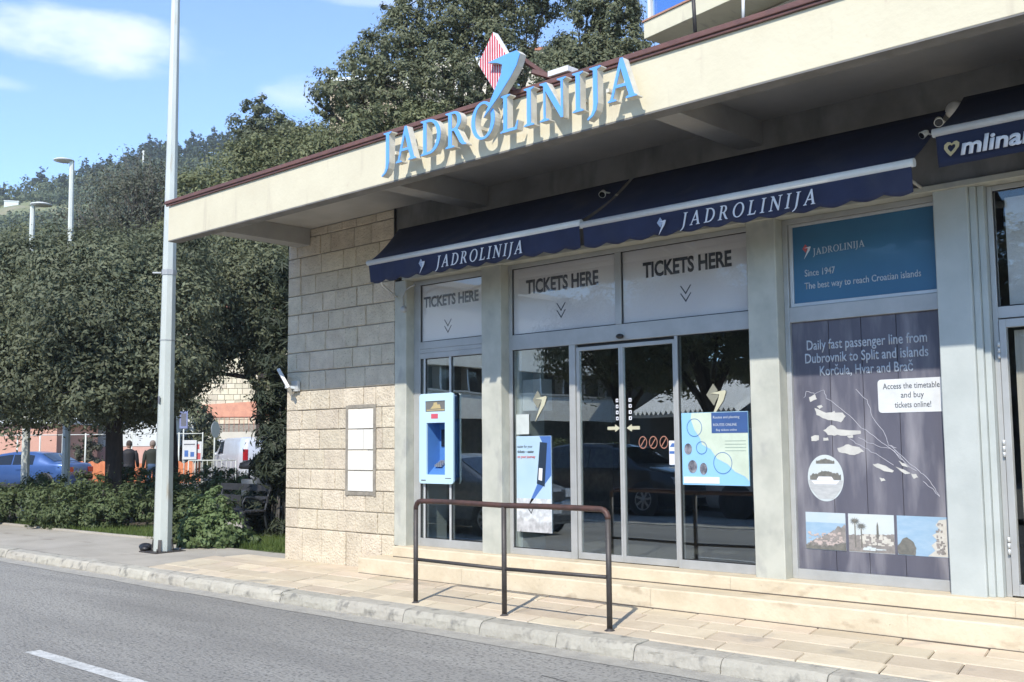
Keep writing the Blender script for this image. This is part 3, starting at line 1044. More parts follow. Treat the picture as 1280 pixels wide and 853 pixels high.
# ================================================================== AWNINGS
def awning(x0, x1, zbar, ybar, zval, label, m, scallop, ztop=4.06, xt0=None, xt1=None, endw=.0):
    t = thing('awning', label, 'awning', ((x0 + x1) / 2, -.01, zbar), 'fabric awnings over the shopfront')
    xt0 = x0 if xt0 is None else xt0
    xt1 = x1 if xt1 is None else xt1
    n, k = 70, 12
    top, vs = MB(), []
    for i in range(n + 1):
        f_ = i / n
        for j in range(k + 1):
            g_ = j / k
            xa = (xt0 + (xt1 - xt0) * f_) * (1 - g_) + (x0 + (x1 - x0) * f_) * g_
            sag = -.03 * math.sin(math.pi * g_) + math.sin(math.pi * g_) * (.016 * mnoise.noise(Vector((xa * 1.6, g_ * 2.2, x0))) + .008 * mnoise.noise(Vector((xa * 4.5, g_ * 1.2, x0 + 5))))
            vs.append((xa, -.006 + (ybar + .02) * g_, ztop + (zbar + .05 - ztop) * g_ + sag))
    q = k + 1
    top.add(vs, [(i * q + j, i * q + j + 1, (i + 1) * q + j + 1, (i + 1) * q + j) for i in range(n) for j in range(k)], True)
    c = obj('canopy_fabric', top, m, t)
    md = c.modifiers.new('thickness', 'SOLIDIFY')
    md.thickness = .003
    b = MB().tube([(x0 - .02, ybar, zbar + .022), (x1 + .02, ybar, zbar + .022)], .033, 12)
    obj('front_bar', b, M_WHITEBAR, t)
    N = int((x1 - x0) / .02)
    up, lo = [], []
    for i in range(N + 1):
        xx = x0 + (x1 - x0) * i / N
        e = 0
        if scallop:
            ph = ((xx - x0) / .262) % 1.0
            e = .032 * (1 - abs(2 * ph - 1) ** 1.6) - .016
            e = -e
        yo = .022 * mnoise.noise(Vector((xx * 1.9, 3, 4))) + .010 * mnoise.noise(Vector((xx * 6, 3, 9)))
        up.append((xx, ybar - .012, zbar + .01))
        lo.append((xx, ybar + .01 + yo, zval + e))
    va = MB()
    R_ = 5
    vs = []
    for i in range(N + 1):
        for j in range(R_ + 1):
            g_ = j / R_
            vs.append(tuple(up[i][d] + (lo[i][d] - up[i][d]) * g_ for d in range(3)))
    q = R_ + 1
    va.add(vs, [(i * q + j, i * q + j + 1, (i + 1) * q + j + 1, (i + 1) * q + j) for i in range(N) for j in range(R_)], True)
    v = obj('valance', va, m, t)
    md = v.modifiers.new('thickness', 'SOLIDIFY')
    md.thickness = .003
    arms = []
    for xx in (x0 + .03, x1 - .25):
        lo_ = .20 if xx < x0 + .1 and x0 < -9 else -.05
        a = MB().tube([(xx - (.5 if lo_ > 0 else 0), .02, zbar - lo_ - .04), (xx - (.22 if lo_ > 0 else 0), ybar * .55, zbar - lo_ + .02), (xx, ybar + .03, zbar + .0)], .012, 8)
        obj('arm', a, M_WHITEBAR, t)
    return t, v
awn1, val1 = awning(-9.33, -6.25, 3.505, -.80, 3.30, 'navy scalloped awning nearest the stone wall, lettered JADROLINIJA', M_NAVY, True, 4.09, xt0=-9.75, xt1=-6.26)
awn2, val2 = awning(-6.205, -3.10, 3.48, -.80, 3.285, 'navy scalloped awning over the sliding doors and poster bay, lettered JADROLINIJA', M_NAVY, True, 4.09, xt1=-3.12)
awn3, val3 = awning(-2.915, -.2, 3.665, -.80, 3.435, 'darker navy straight-edged awning over the neighbouring door, lettered mlinar', M_NAVY2, False, 4.16, xt0=-2.99)
def awning_print(v, x0, x1, z, h, zl, xl):
    for mb in serif_word(LET, x0, x1, z, h, -.829, .004, slant=.22):
        obj('lettering', mb, M_WHITELET, v)
    k_, a_ = small_logo(xl, zl, .10, -.829, .004)
    obj('emblem_kite', k_, mat('pale_blue_print', (.40, .46, .58), .6), v)
    obj('emblem_arrow', a_, M_WHITELET, v)
awning_print(val1, -8.19, -6.96, 3.333, .125, 3.405, -8.42)
awning_print(val2, -5.10, -3.86, 3.318, .118, 3.378, -5.31)
text_obj('lettering', 'mlinar', -2.735, -2.235, 3.487, .118, -.829, M_WHITELET, val3, bold=.03, slant=.15, depth=.004)
hx, hz, hs = -2.80, 3.545, .055
heart = [(0, -1.0), (.55, -.45), (.95, .1), (.95, .6), (.6, .9), (.25, .85), (0, .62), (-.25, .85), (-.6, .9), (-.95, .6), (-.95, .1), (-.55, -.45)]
heart_i = [(p[0] * .52, p[1] * .52 + .05) for p in heart]
obj('gold_heart', MB().prism([(hx + a * hs + b * hs * .15, hz + b * hs) for a, b in heart], [[(hx + a * hs + b * hs * .15, hz + b * hs) for a, b in reversed(heart_i)]],
    lambda a, b, d: (a, -.829 + d, b), 0, .004), mat('gold_print', (.50, .40, .20), .5), val3)

# little flood lamps under the canopy
def spot(x, y, z, label, s=1.0, dirx=.3):
    t = thing('spotlight', label, 'lamp', (x, y, z), 'small white spotlights at the awning ends')
    obj('mount', MB().tube([(x, 0.0, z + .06 * s), (x, y + .04, z + .05 * s)], .016 * s, 8).blob((x, -.01, z + .06 * s), (.04 * s, .02, .04 * s)), M_ALU_PALE, t)
    h = MB()
    d = Vector((dirx, -.75, -.6)).normalized()
    c = Vector((x, y, z + .03 * s))
    h.tube([c - d * .06 * s, c - d * .02 * s, c + d * .05 * s, c + d * .075 * s], [.02 * s, .045 * s, .055 * s, .06 * s], 14)
    obj('lamp_head', h, M_WHITEBAR, t)
    g = MB().tube([c + d * .0752 * s, c + d * .079 * s], .05 * s, 14)
    obj('lens', g, M_CARGLASS, t)
    return t
spot(-6.36, -.30, 3.90, 'small white spotlight in the gap between the two lettered navy awnings', .6)
spot(-3.07, -.33, 3.90, 'upper white spotlight under the canopy beside the darker mlinar awning', .6)
spot(-3.13, -.45, 3.79, 'lower white spotlight just under the other one beside the mlinar awning', .5, -.5)
dd = thing('ceiling_lamp', 'small pale disc lamp on the wall just above the mlinar awning', 'lamp', (-3.05, -.55, 4.34))
lq = (-3.06, -0.12, 4.07)
obj('lamp_disc', MB().lathe((lq[0], lq[1] + .11, lq[2]), [(.001, -.06), (.05, -.05), (.07, -.02), (.07, .11), (.001, .11)], 20, 'y'), M_WHITEBAR, dd)
fl = thing('wall_floodlight', 'white flat floodlight on a bracket at the left edge of the stone wall', 'lamp', (-11.9, 0, 2.2))
fa_, fb_ = Vector((-12.03, -.12, 2.46)), Vector((-11.79, -.12, 2.20))
fb = MB().bar(fa_, fb_, .20, .045, Vector((-.82, .57, 0)).cross(fb_ - fa_))
obj('lamp_housing', fb, M_ALU_PALE, fl, .006)
obj('bracket', MB().box(-11.86, -11.72, -.06, -.013, 2.20, 2.34).bar((-11.80, -.04, 2.25), (-11.87, -.15, 2.26), .05, .04), M_ALU_PALE, fl, .004)
cw = thing('cable_junction', 'small round cable junction on the narrow column beside the stone wall', 'junction box', (-9.7, 0, 3.0))
obj('box', MB().lathe((-9.64, -.02, 3.10), [(.001, -.02), (.035, -.02), (.04, 0), (.04, .018)], 12, 'y'), M_ALU, cw)
cb_ = MB().tube([(-9.64, -.02, 3.13), (-9.66, -.02, 3.25), (-9.60, -.02, 3.33), (-9.5, -.03, 3.36), (-9.42, -.03, 3.37)], .008, 6)
obj('cable', cb_, M_ALU, cw)

# ================================================================== PRINTS AND POSTERS ON THE GLASS
M_FILM = mat('white_window_film', (0.80, 0.775, 0.75), .7, (0.75, 0.72, 0.70), 1.5)
M_GREYPRINT = mat('dark_grey_print', (0.075, 0.08, 0.09), .5)
M_FADEPRINT = mat('faded_grey_print', (0.15, 0.15, 0.165), .5)


def ticket_panel(x0, x1, z0, z1, tx0, tx1, tz0, cap, chx, chz, label, m):
    t = thing('ticket_banner', label, 'window banner', ((x0 + x1) / 2, GY, z0), 'TICKETS HERE banners in the upper windows')
    obj('film', MB().box(x0, x1, GY - .012, GY - .006, z0, z1), M_FILM, t)
    text_obj('lettering', 'TICKETS HERE', tx0, tx1, tz0, cap, GY - .0125, m, t, bold=.035)
    ch = MB()
    for dz in (0, -.075):
        ch.prism([(chx - .065, chz + dz), (chx - .052, chz + dz), (chx, chz - .068 + dz), (chx + .052, chz + dz), (chx + .065, chz + dz), (chx, chz - .09 + dz)], [],
                 lambda a, b, d: (a, GY - .0145 + d, b), 0, .002)
    obj('chevron', ch, M_GREYPRINT, t)


for q in (('narrow TICKETS HERE banner with double chevron, beside the stone wall', -9.50, -8.41, 2.705, 3.385, -9.555 + .08, -8.545, 3.118, .128, -9.055, 2.945, M_FADEPRINT),
          ('middle TICKETS HERE banner with double chevron, above the left fixed pane and door leaf', -7.995, -6.57, 2.675, 3.40, -7.81, -6.80, 3.115, .15, -7.31, 2.968, M_FADEPRINT),
          ('rightmost TICKETS HERE banner with dark lettering, above the right door leaf and map poster', -6.485, -5.025, 2.675, 3.40, -6.235, -5.22, 3.115, .15, -5.735, 2.985, M_GREYPRINT)):
    ticket_panel(*q[1:11], q[0], q[11])

PF = GY - .012     # face of posters fixed in the poster bay
M_SEABLUE = mat('blue_poster_print', (0.045, 0.155, 0.265), .5, (0.036, 0.125, 0.225), 1.2, coat=.35)
M_NAVYPRINT = mat('faded_navy_poster_print', (0.110, 0.108, 0.135), .55, (0.075, 0.075, 0.100), 2.0, stretch=(1.4, 1, .35), coat=.15,
                  stain=((0.28, 0.27, 0.29), (2.6, 1, .5), .47, .80, 2.6))
M_SILVER = mat('pale_grey_print', (0.50, 0.54, 0.58), .5)
M_ISLAND = mat('cream_island_print', (0.56, 0.55, 0.50), .5, (0.46, 0.45, 0.42), 9)
M_GREYLINE = mat('thin_grey_line_print', (0.42, 0.42, 0.46), .5)
bp_ = thing('since_poster', 'blue poster reading JADROLINIJA, Since 1947, above the navy timetable poster', 'poster', (-3.96, GY, 2.66))
obj('sheet', MB().box(-4.59, -3.33, PF, PF + .01, 2.695, 3.375), M_SEABLUE, bp_)
obj('poster_frame', frame_bars([(-4.625, -4.592, 2.663, 3.402), (-3.328, -3.312, 2.663, 3.402), (-4.592, -3.328, 2.663, 2.693), (-4.592, -3.328, 3.377, 3.402)], PF - .012, PF + .02), M_ALU_PALE, bp_, .003)
lg = MB()
for mb in serif_word(LET, -4.395, -3.925, 3.105, .058, PF - .003, .002, z1=3.12):
    lg.add(mb.v, mb.f)
obj('lettering', lg, M_SILVER, bp_)
k_, a_ = small_logo(-4.46, 3.165, .085, PF - .002, .0015)
obj('emblem_kite', k_, mat('red_print', (.55, .10, .10), .5), bp_)
obj('emblem_arrow', a_, M_WHITELET, bp_)
text_obj('lettering', 'Since 1947', -4.485, -4.20, 2.925, .062, PF - .0005, M_SILVER, bp_, bold=.01)
text_obj('lettering', 'The best way to reach Croatian islands', -4.49, -3.455, 2.812, .06, PF - .0005, M_SILVER, bp_, bold=.01)

nv = thing('timetable_poster', 'tall faded navy poster, Daily fast passenger line, with island map and photo strip', 'poster', (-3.96, GY, .39))
sheet = MB()
for xa, xb in ((-4.629, -4.285), (-4.279, -3.99), (-3.984, -3.685), (-3.679, -3.311)):
    sheet.box(xa, xb, PF, PF + .01, .389, 2.524)
obj('sheet', sheet, M_NAVYPRINT, nv)
obj('panel_seam', MB().box(-4.62, -3.32, PF + .011, PF + .02, .389, 2.524), mat('dark_seam', (.03, .03, .042), .6), nv)
text_obj('lettering', 'Daily fast passenger line from', -4.49, -3.43, 2.275, .088, PF - .0005, M_SILVER, nv, bold=.012)
text_obj('lettering', 'Dubrovnik to Split and islands', -4.51, -3.425, 2.16, .088, PF - .0005, M_SILVER, nv, bold=.012)
text_obj('lettering', 'Korčula, Hvar and Brač', -4.375, -3.555, 2.045, .088, PF - .0005, M_SILVER, nv, bold=.012)
pb = obj('white_notice', MB().prism(arc(-3.83, 1.74, .03, .03, 180, 270, 4) + [(-3.312, 1.71), (-3.312, 1.985)] + arc(-3.83, 1.955, .03, .03, 90, 180, 4), [],
                                    lambda a, b, d: (a, PF - .003 + d, b), 0, .003), mat('white_notice_print', (.66, .67, .66), .5), nv)
text_obj('lettering', 'Access the timetable', -3.815, -3.345, 1.905, .05, PF - .0035, M_GREYPRINT, pb)
text_obj('lettering', 'and buy', -3.665, -3.475, 1.83, .05, PF - .0035, M_GREYPRINT, pb)
text_obj('lettering', 'tickets online!', -3.72, -3.42, 1.75, .05, PF - .0035, M_GREYPRINT, pb)
isl = MB()
isl_k = 0


def organic(pts):
    out = []
    k = len(pts)
    for i in range(k):
        (xa, za), (xb, zb_) = pts[i], pts[(i + 1) % k]
        for q in range(4):
            f_ = q / 4
            xx, zz = xa + (xb - xa) * f_, za + (zb_ - za) * f_
            out.append((xx + .011 * mnoise.noise(Vector((xx * 28, zz * 28, 1))), zz + .011 * mnoise.noise(Vector((xx * 28, zz * 28, 7)))))
    return out


XM = lambda px, py: (8.55982 / (0.37580997 + 0.00051335 * px + 0.00004945 * py) * (-1.00755762 + 0.00054579 * px + -0.00005412 * py), 1.46336 + 8.55982 / (0.37580997 + 0.00051335 * px + 0.00004945 * py) * (0.41916164 + -0.00000557 * px + -0.00074571 * py))
for pts in ([(1025, 515), (1031, 496), (1034, 501), (1047, 512), (1059, 517), (1060, 521), (1040, 521)][:0] or [(1019, 510), (1033, 516), (1055, 516), (1058, 521), (1052, 527), (1036, 526), (1022, 519)],
            [(1012, 497), (1019, 493), (1022, 499), (1014, 503)],
            [(1030, 538), (1040, 531), (1048, 537), (1076, 539), (1077, 543), (1052, 545), (1036, 544)],
            [(1048, 561), (1058, 556), (1075, 559), (1081, 565), (1068, 569), (1050, 566)],
            [(1014, 546), (1024, 544), (1025, 550), (1016, 552)],
            [(1092, 580), (1098, 579), (1118, 588), (1116, 591), (1096, 585)],
            [(1121, 584), (1130, 587), (1139, 592), (1132, 593)],
            [(1140, 592), (1147, 593), (1149, 597), (1143, 598)], [(1038, 517), (1044, 514), (1046, 518), (1041, 520)], [(1022, 508), (1027, 506), (1030, 510), (1025, 512)], [(1060, 545), (1066, 544), (1068, 547), (1062, 548)],
            [(1100, 598), (1106, 598), (1108, 601), (1102, 602)], [(1030, 548), (1036, 547), (1037, 551), (1031, 551)], [(1124, 576), (1131, 579), (1137, 584), (1129, 583)]):
    isl_k += 1
    isl.prism(organic([XM(*p) for p in reversed(pts)]), [], lambda a, b, d, k_=isl_k: (a, PF - .002 - k_ * .00008 + d, b), 0, .0019)
obj('map_island', isl, M_ISLAND, nv)
cst = MB()
for ln in ([(1006, 497), (1009, 490), (1020, 492), (1030, 487), (1034, 498), (1058, 515), (1078, 535), (1098, 550), (1120, 565), (1131, 580)],
           [(1071, 487), (1084, 500), (1092, 521), (1108, 545), (1112, 557), (1125, 561)],
           [(1074, 548), (1098, 558), (1118, 563), (1133, 580), (1150, 592)],
           [(1113, 556), (1128, 570), (1150, 590), (1160, 597), (1172, 615), (1176, 622), (1166, 611), (1150, 598)],
           [(1063, 548), (1080, 560), (1100, 570), (1125, 585)]):
    p3 = []
    for (a, b), (c, d) in zip(ln, ln[1:]):
        for q in range(4):
            px, py = a + (c - a) * q / 4, b + (d - b) * q / 4
            xx, zz = XM(px, py)
            p3.append((xx + rng.uniform(-.006, .006), PF - .001, zz + rng.uniform(-.006, .006)))
    cst.tube(p3, .0026, 4, smooth=False)
obj('map_coastline', cst, M_GREYLINE, nv)


def photo_mat(name, top, mid, low, lo=.25, hi=.5, scale=14.0):
    """small printed photograph: bands of sky, sea and land broken up by noise"""
    m = bpy.data.materials.new(name)
    m.use_nodes = True
    n, l = m.node_tree.nodes, m.node_tree.links
    b = n['Principled BSDF']
    b.inputs['Roughness'].default_value = .5
    t = n.new('ShaderNodeTexCoord')
    sp = n.new('ShaderNodeSeparateXYZ')
    l.new(t.outputs['Generated'], sp.inputs['Vector'])
    nz = n.new('ShaderNodeTexNoise')
    nz.inputs['Scale'].default_value = scale
    nz.inputs['Detail'].default_value = 6
    l.new(t.outputs['Object'], nz.inputs['Vector'])
    ad = n.new('ShaderNodeMath')
    ad.operation = 'MULTIPLY_ADD'
    l.new(nz.outputs['Fac'], ad.inputs[0])
    ad.inputs[1].default_value = 1.1
    sb = n.new('ShaderNodeMath')
    sb.operation = 'SUBTRACT'
    l.new(sp.outputs['Z'], sb.inputs[0])
    sb.inputs[1].default_value = .15
    l.new(sb.outputs[0], ad.inputs[2])
    rp = n.new('ShaderNodeValToRGB')
    e = rp.color_ramp.elements
    e[0].position = lo + .2
    e[0].color = lin(low)
    e[1].position = lo + .3
    e[1].color = lin(mid)
    x = e.new(hi + .35)
    x.color = lin(mid)
    x = e.new(hi + .42)
    x.color = lin(top)
    l.new(ad.outputs[0], rp.inputs['Fac'])
    n2 = n.new('ShaderNodeTexNoise')
    n2.inputs['Scale'].default_value = scale * 2.5
    n2.inputs['Detail'].default_value = 4
    l.new(t.outputs['Object'], n2.inputs['Vector'])
    hs = n.new('ShaderNodeHueSaturation')
    mr = n.new('ShaderNodeMapRange')
    mr.inputs['From Min'].default_value = .35
    mr.inputs['From Max'].default_value = .65
    mr.inputs['To Min'].default_value = .72
    mr.inputs['To Max'].default_value = 1.12
    l.new(n2.outputs['Fac'], mr.inputs['Value'])
    l.new(mr.outputs['Result'], hs.inputs['Value'])
    l.new(rp.outputs['Color'], hs.inputs['Color'])
    l.new(hs.outputs['Color'], b.inputs['Base Color'])
    return m


def flat(polys, dy, th=.0012):
    mb = MB()
    st_ = min(.00005, .0013 / max(len(polys), 1))
    for i_, p_ in enumerate(polys):
        mb.prism(p_, [], lambda a, b, d, i_=i_: (a, PF + dy - i_ * st_ + d, b), 0, th)
    return mb


def ridge_line(xa, xb, zbase, zs, amp, seed, n=36):
    """polygon from zbase up to an uneven skyline"""
    top = []
    for i in range(n + 1):
        f_ = i / n
        zz = float(np.interp(f_, [q[0] for q in zs], [q[1] for q in zs])) + amp * mnoise.noise(Vector((f_ * 14, seed, 1))) + amp * .5 * mnoise.noise(Vector((f_ * 45, seed, 3)))
        top.append((xa + (xb - xa) * f_, max(zz, zbase + .002)))
    return [(xa, zbase), (xb, zbase)] + list(reversed(top))


def specks(xa, xb, za, zb, n, w, h, seed):
    rr = random.Random(seed)
    out = []
    for _ in range(n):
        x, z = rr.uniform(xa, xb - w), za + (zb - za) * rr.random() ** 1.3
        ww, hh = w * rr.uniform(.5, 1.3), h * rr.uniform(.5, 1.4)
        out.append([(x, z), (x + ww, z), (x + ww, z + hh), (x, z + hh)])
    return out


P_SKY = mat('faded_sky_print', (.44, .53, .58), .5, (.50, .56, .58), 4)
P_SKY2 = mat('pale_sky_print', (.55, .59, .58), .5, (.50, .56, .57), 5)
P_SEA = mat('faded_sea_print', (.27, .40, .52), .5, (.33, .45, .55), 9, stretch=(1, 1, 3))
P_LAND = mat('grey_brown_land_print', (.30, .27, .25), .5, (.19, .18, .165), 22)
P_TREE = mat('dark_tree_print', (.13, .13, .115), .5, (.20, .19, .165), 30)
P_ROOF = mat('pale_pink_house_print', (.52, .43, .39), .5, (.44, .37, .34), 20)
P_WALL = mat('cream_house_print', (.56, .54, .48), .5, (.50, .47, .41), 20)
z0_, z1_ = .56, .875
xa, xb = -4.555, -4.19
p1 = obj('photo', MB().box(xa, xb, PF - .0015, PF - .0002, z0_, z1_), P_SKY, nv)
obj('sea_area', flat([ridge_line(xa, xb, z0_ + .002, [(0, .79), (1, .79)], .002, 1)], -.003), P_SEA, p1)
obj('land_area', flat([ridge_line(xa, xb, z0_ + .003, [(0, .60), (.3, .66), (.6, .70), (.8, .76), (1, .77)], .02, 2)], -.0045), P_LAND, p1)
obj('house_group', flat(specks(xa + .02, xb - .005, .60, .70, 60, .022, .013, 3), -.006), P_ROOF, p1)
obj('tree_area', flat([ridge_line(xa, xb, z0_ + .004, [(0, .60), (.5, .59), (1, .63)], .02, 4)], -.0075), P_TREE, p1)
xa, xb = -4.165, -3.77
p2 = obj('photo', MB().box(xa, xb, PF - .0015, PF - .0002, z0_, z1_), P_SKY2, nv)
obj('land_area', flat([ridge_line(xa, xb, z0_ + .003, [(0, .70), (.4, .705), (1, .72)], .012, 5)], -.003), P_LAND, p2)
obj('house_group', flat(specks(xa + .10, xb - .01, .62, .70, 46, .026, .02, 6), -.0045), P_WALL, p2)
obj('spire', flat([[(-3.92, .68), (-3.90, .68), (-3.902, .78), (-3.91, .815), (-3.918, .78)]], -.006), P_TREE, p2)
fr_l = []
for kx, kz in ((xa + .06, .82), (xa + .115, .78)):
    fr_l.append([(kx - .006, .60), (kx + .006, .60), (kx + .004, kz), (kx - .004, kz)])
    for a_ in range(0, 360, 30):
        e_ = (kx + .05 * math.cos(R(a_)), kz + .035 * math.sin(R(a_)) - .006)
        n_x, n_z = -.005 * math.sin(R(a_)), .005 * math.cos(R(a_))
        fr_l.append([(kx - n_x, kz - n_z), e_, (kx + n_x, kz + n_z)])
for q_, pl_ in enumerate(fr_l):
    pass
obj('palm', flat([p_ if sum(p_[i][0] * p_[(i + 1) % len(p_)][1] - p_[(i + 1) % len(p_)][0] * p_[i][1] for i in range(len(p_))) > 0 else list(reversed(p_)) for p_ in fr_l], -.0075, .0006), P_TREE, p2)
obj('boat_group', flat(specks(xa + .12, xb - .03, .575, .60, 9, .06, .012, 8), -.006), P_SKY2, p2)
xa, xb = -3.745, -3.335
p3_ = obj('photo', MB().box(xa, xb, PF - .0015, PF - .0002, z0_, z1_), P_SEA, nv)
obj('cliff_area', flat([[(-3.50, z0_ + .003), (-3.338, z0_ + .003), (-3.338, .86), (-3.40, .85), (-3.43, .81), (-3.39, .77), (-3.46, .73), (-3.42, .69), (-3.47, .65), (-3.44, .61)]], -.003), P_WALL, p3_)
obj('house_group', flat(specks(-3.43, -3.345, .58, .82, 30, .02, .016, 9), -.0045), P_LAND, p3_)
obj('tree_area', flat([organic([(-3.742, z0_ + .003), (-3.60, z0_ + .003), (-3.59, .62), (-3.62, .67), (-3.66, .70), (-3.70, .69), (-3.742, .64)])], -.0045), P_TREE, p3_)
rp_ = obj('round_photo', MB().prism(arc(-4.357, 1.168, .165, .198, 0, 352, 40), [], lambda a, b, d: (a, PF - .0015 + d, b), 0, .0013), P_SKY2, nv)
def in_oval(z):
    return .16 * math.sqrt(max(0, 1 - ((z - 1.168) / .195) ** 2))
obj('water_area', flat([[(-4.357 - in_oval(.99), .99), (-4.357 + in_oval(.99), .99), (-4.357 + in_oval(1.08), 1.08), (-4.357 + in_oval(1.15), 1.15), (-4.357 - in_oval(1.15), 1.15), (-4.357 - in_oval(1.08), 1.08)]], -.003), mat('grey_water_print', (.40, .41, .41), .5, (.50, .51, .50), 12, stretch=(1, 1, 4)), rp_)
obj('shore_area', flat([ridge_line(-4.50, -4.215, 1.152, [(0, 1.19), (.5, 1.23), (1, 1.20)], .02, 12), ridge_line(-4.44, -4.27, 1.29, [(0, 1.31), (.5, 1.335), (1, 1.31)], .012, 14)], -.003), P_TREE, rp_)
obj('ship', flat([[(-4.49, 1.145), (-4.46, 1.115), (-4.26, 1.115), (-4.225, 1.15)], [(-4.44, 1.1505), (-4.28, 1.1505), (-4.30, 1.18), (-4.42, 1.18)]], -.0045), M_WHITELET, rp_)

# advertising poster behind the left fixed pane
PG = GY - .0305
ph = thing('phone_poster', 'blue and white advertising poster with a phone, on the left fixed pane', 'poster', (-7.7, PG, .54))
obj('sheet', MB().box(-7.955, -7.455, PG, PG + .006, .545, 1.565), mat('pale_blue_poster_print', (.42, .56, .66), .5, (.36, .51, .63), 2.5), ph)
obj('blue_swoosh', MB().prism([(-7.80, .80), (-7.457, 1.15), (-7.457, 1.562), (-7.62, 1.562), (-7.52, 1.40), (-7.60, 1.15)], [], lambda a, b, d: (a, PG - .002 + d, b), 0, .0018),
    mat('strong_blue_print', (.07, .16, .42), .5), ph)
obj('lower_photo', MB().box(-7.955, -7.455, PG - .002, PG - .0002, .545, .90), photo_mat('white_car_photo', (.60, .62, .63), (.50, .50, .50), (.16, .15, .15), .05, .35, 7), ph)
phn = obj('phone_picture', MB().prism([(-7.66, 1.06), (-7.55, 1.03), (-7.51, 1.49), (-7.61, 1.50)], [], lambda a, b, d: (a, PG - .0045 + d, b), 0, .002), mat('phone_print', (.02, .035, .06), .4), ph)
obj('phone_screen', MB().prism([(-7.635, 1.10), (-7.585, 1.09), (-7.575, 1.22), (-7.625, 1.225)], [], lambda a, b, d: (a, PG - .0062 + d, b), 0, .0015), M_WHITELET, phn)
text_obj('lettering', 'easier for your', -7.94, -7.72, 1.44, .03, PG - .001, M_GREYPRINT, ph)
text_obj('lettering', 'tickets – easier', -7.94, -7.70, 1.385, .03, PG - .001, M_GREYPRINT, ph, bold=.02)
text_obj('lettering', 'on your journey', -7.94, -7.68, 1.33, .03, PG - .001, mat('red_print', (.55, .10, .10), .5), ph, bold=.02)
# faint shield badge on the car picture
obj('badge', MB().prism([(-7.80, .80), (-7.77, .85), (-7.73, .85), (-7.71, .80), (-7.745, .735)], [[(-7.785, .80), (-7.745, .755), (-7.725, .80), (-7.74, .835), (-7.765, .835)]],
    lambda a, b, d: (a, PG - .004 + d, b), 0, .0015), M_GREYPRINT, ph)
nt = thing('paper_notice', 'small white paper notice on the left pane, just above the phone poster', 'notice', (-7.86, PG, 1.57))
obj('sheet', MB().box(-7.955, -7.77, PG, PG + .004, 1.585, 1.80), mat('white_paper', (.56, .60, .57), .6), nt)
text_obj('lettering', 'INFO', -7.93, -7.87, 1.70, .014, PG - .001, M_GREYPRINT, nt) if False else None
wb = thing('white_box', 'white box with a grey underside hanging behind the left pane, above the paper notice', 'box', (-7.8, .3, 1.85))
obj('box_body', MB().box(-7.98, -7.66, GY + .05, GY + .23, 1.84, 2.18), mat('white_box_paint', (.58, .6, .58), .5), wb, .004)
jb = MB().box(-8.0, -7.93, GY + .032, GY + .4, .305, 2.6)
obj('window_jamb', jb, M_PILASTER, B)
jb2 = MB().box(-9.60, -9.52, GY + .032, GY + .4, .305, 2.6)
obj('window_jamb', jb2, M_PILASTER, B)

# ferry map poster behind the right fixed pane
mp_ = thing('map_poster', 'light blue coastal ferry map poster on the right fixed pane', 'poster', (-5.44, PG, 1.09))
obj('sheet', MB().box(-5.805, -5.085, PG, PG + .006, 1.085, 1.76), mat('map_sea_print', (.27, .52, .74), .5, (.25, .49, .72), 3), mp_)
obj('land', MB().prism([(-5.69, 1.757), (-5.70, 1.70), (-5.66, 1.60), (-5.60, 1.52), (-5.58, 1.46), (-5.49, 1.42), (-5.42, 1.33), (-5.31, 1.28), (-5.23, 1.21), (-5.13, 1.17), (-5.088, 1.13), (-5.088, 1.757)], [],
                       lambda a, b, d: (a, PG - .002 + d, b), 0, .0018), mat('map_land_print', (.56, .64, .52), .5), mp_)
hd = obj('title_block', MB().box(-5.47, -5.087, PG - .0045, PG - .0022, 1.565, 1.755), mat('map_title_print', (.045, .10, .26), .5), mp_)
text_obj('lettering', 'Routes and planning', -5.45, -5.17, 1.70, .025, PG - .005, M_SILVER, hd)
text_obj('lettering', 'ROUTES ONLINE', -5.45, -5.20, 1.63, .025, PG - .005, M_SILVER, hd)
text_obj('lettering', 'Buy tickets online', -5.42, -5.20, 1.585, .02, PG - .005, M_SILVER, hd)
rings = MB()
for cx, cz, rr in ((-5.66, 1.62, .085), (-5.585, 1.43, .06), (-5.36, 1.29, .10)):
    rings.prism(arc(cx, cz, rr, rr, 0, 350, 28), [list(reversed(arc(cx, cz, rr - .005, rr - .005, 0, 350, 28)))], lambda a, b, d: (a, PG - .004 + d, b), 0, .0015)
obj('route_ring', rings, mat('map_ring_print', (.06, .16, .40), .5), mp_)
vg = MB()
for cx, cz, rx, rz in ((-5.735, 1.42, .042, .052), (-5.69, 1.255, .05, .06), (-5.57, 1.235, .04, .055)):
    vg.prism(arc(cx, cz, rx, rz, 0, 345, 20), [], lambda a, b, d: (a, PG - .004 + d, b), 0, .0035)
obj('round_picture', vg, mat('dark_vignette_print', (.06, .06, .08), .5, (.3, .3, .33), 20), mp_)
obj('legend_strip', MB().box(-5.79, -5.40, PG - .004, PG - .0002, 1.10, 1.16), M_WHITELET, mp_)
ll = MB()
for q in range(4):
    ll.box(-5.33, -5.11, PG - .004, PG - .0022, 1.49 - q * .03, 1.495 - q * .03)
obj('legend_line', ll, mat('thin_green_print', (.30, .38, .32), .5), mp_)

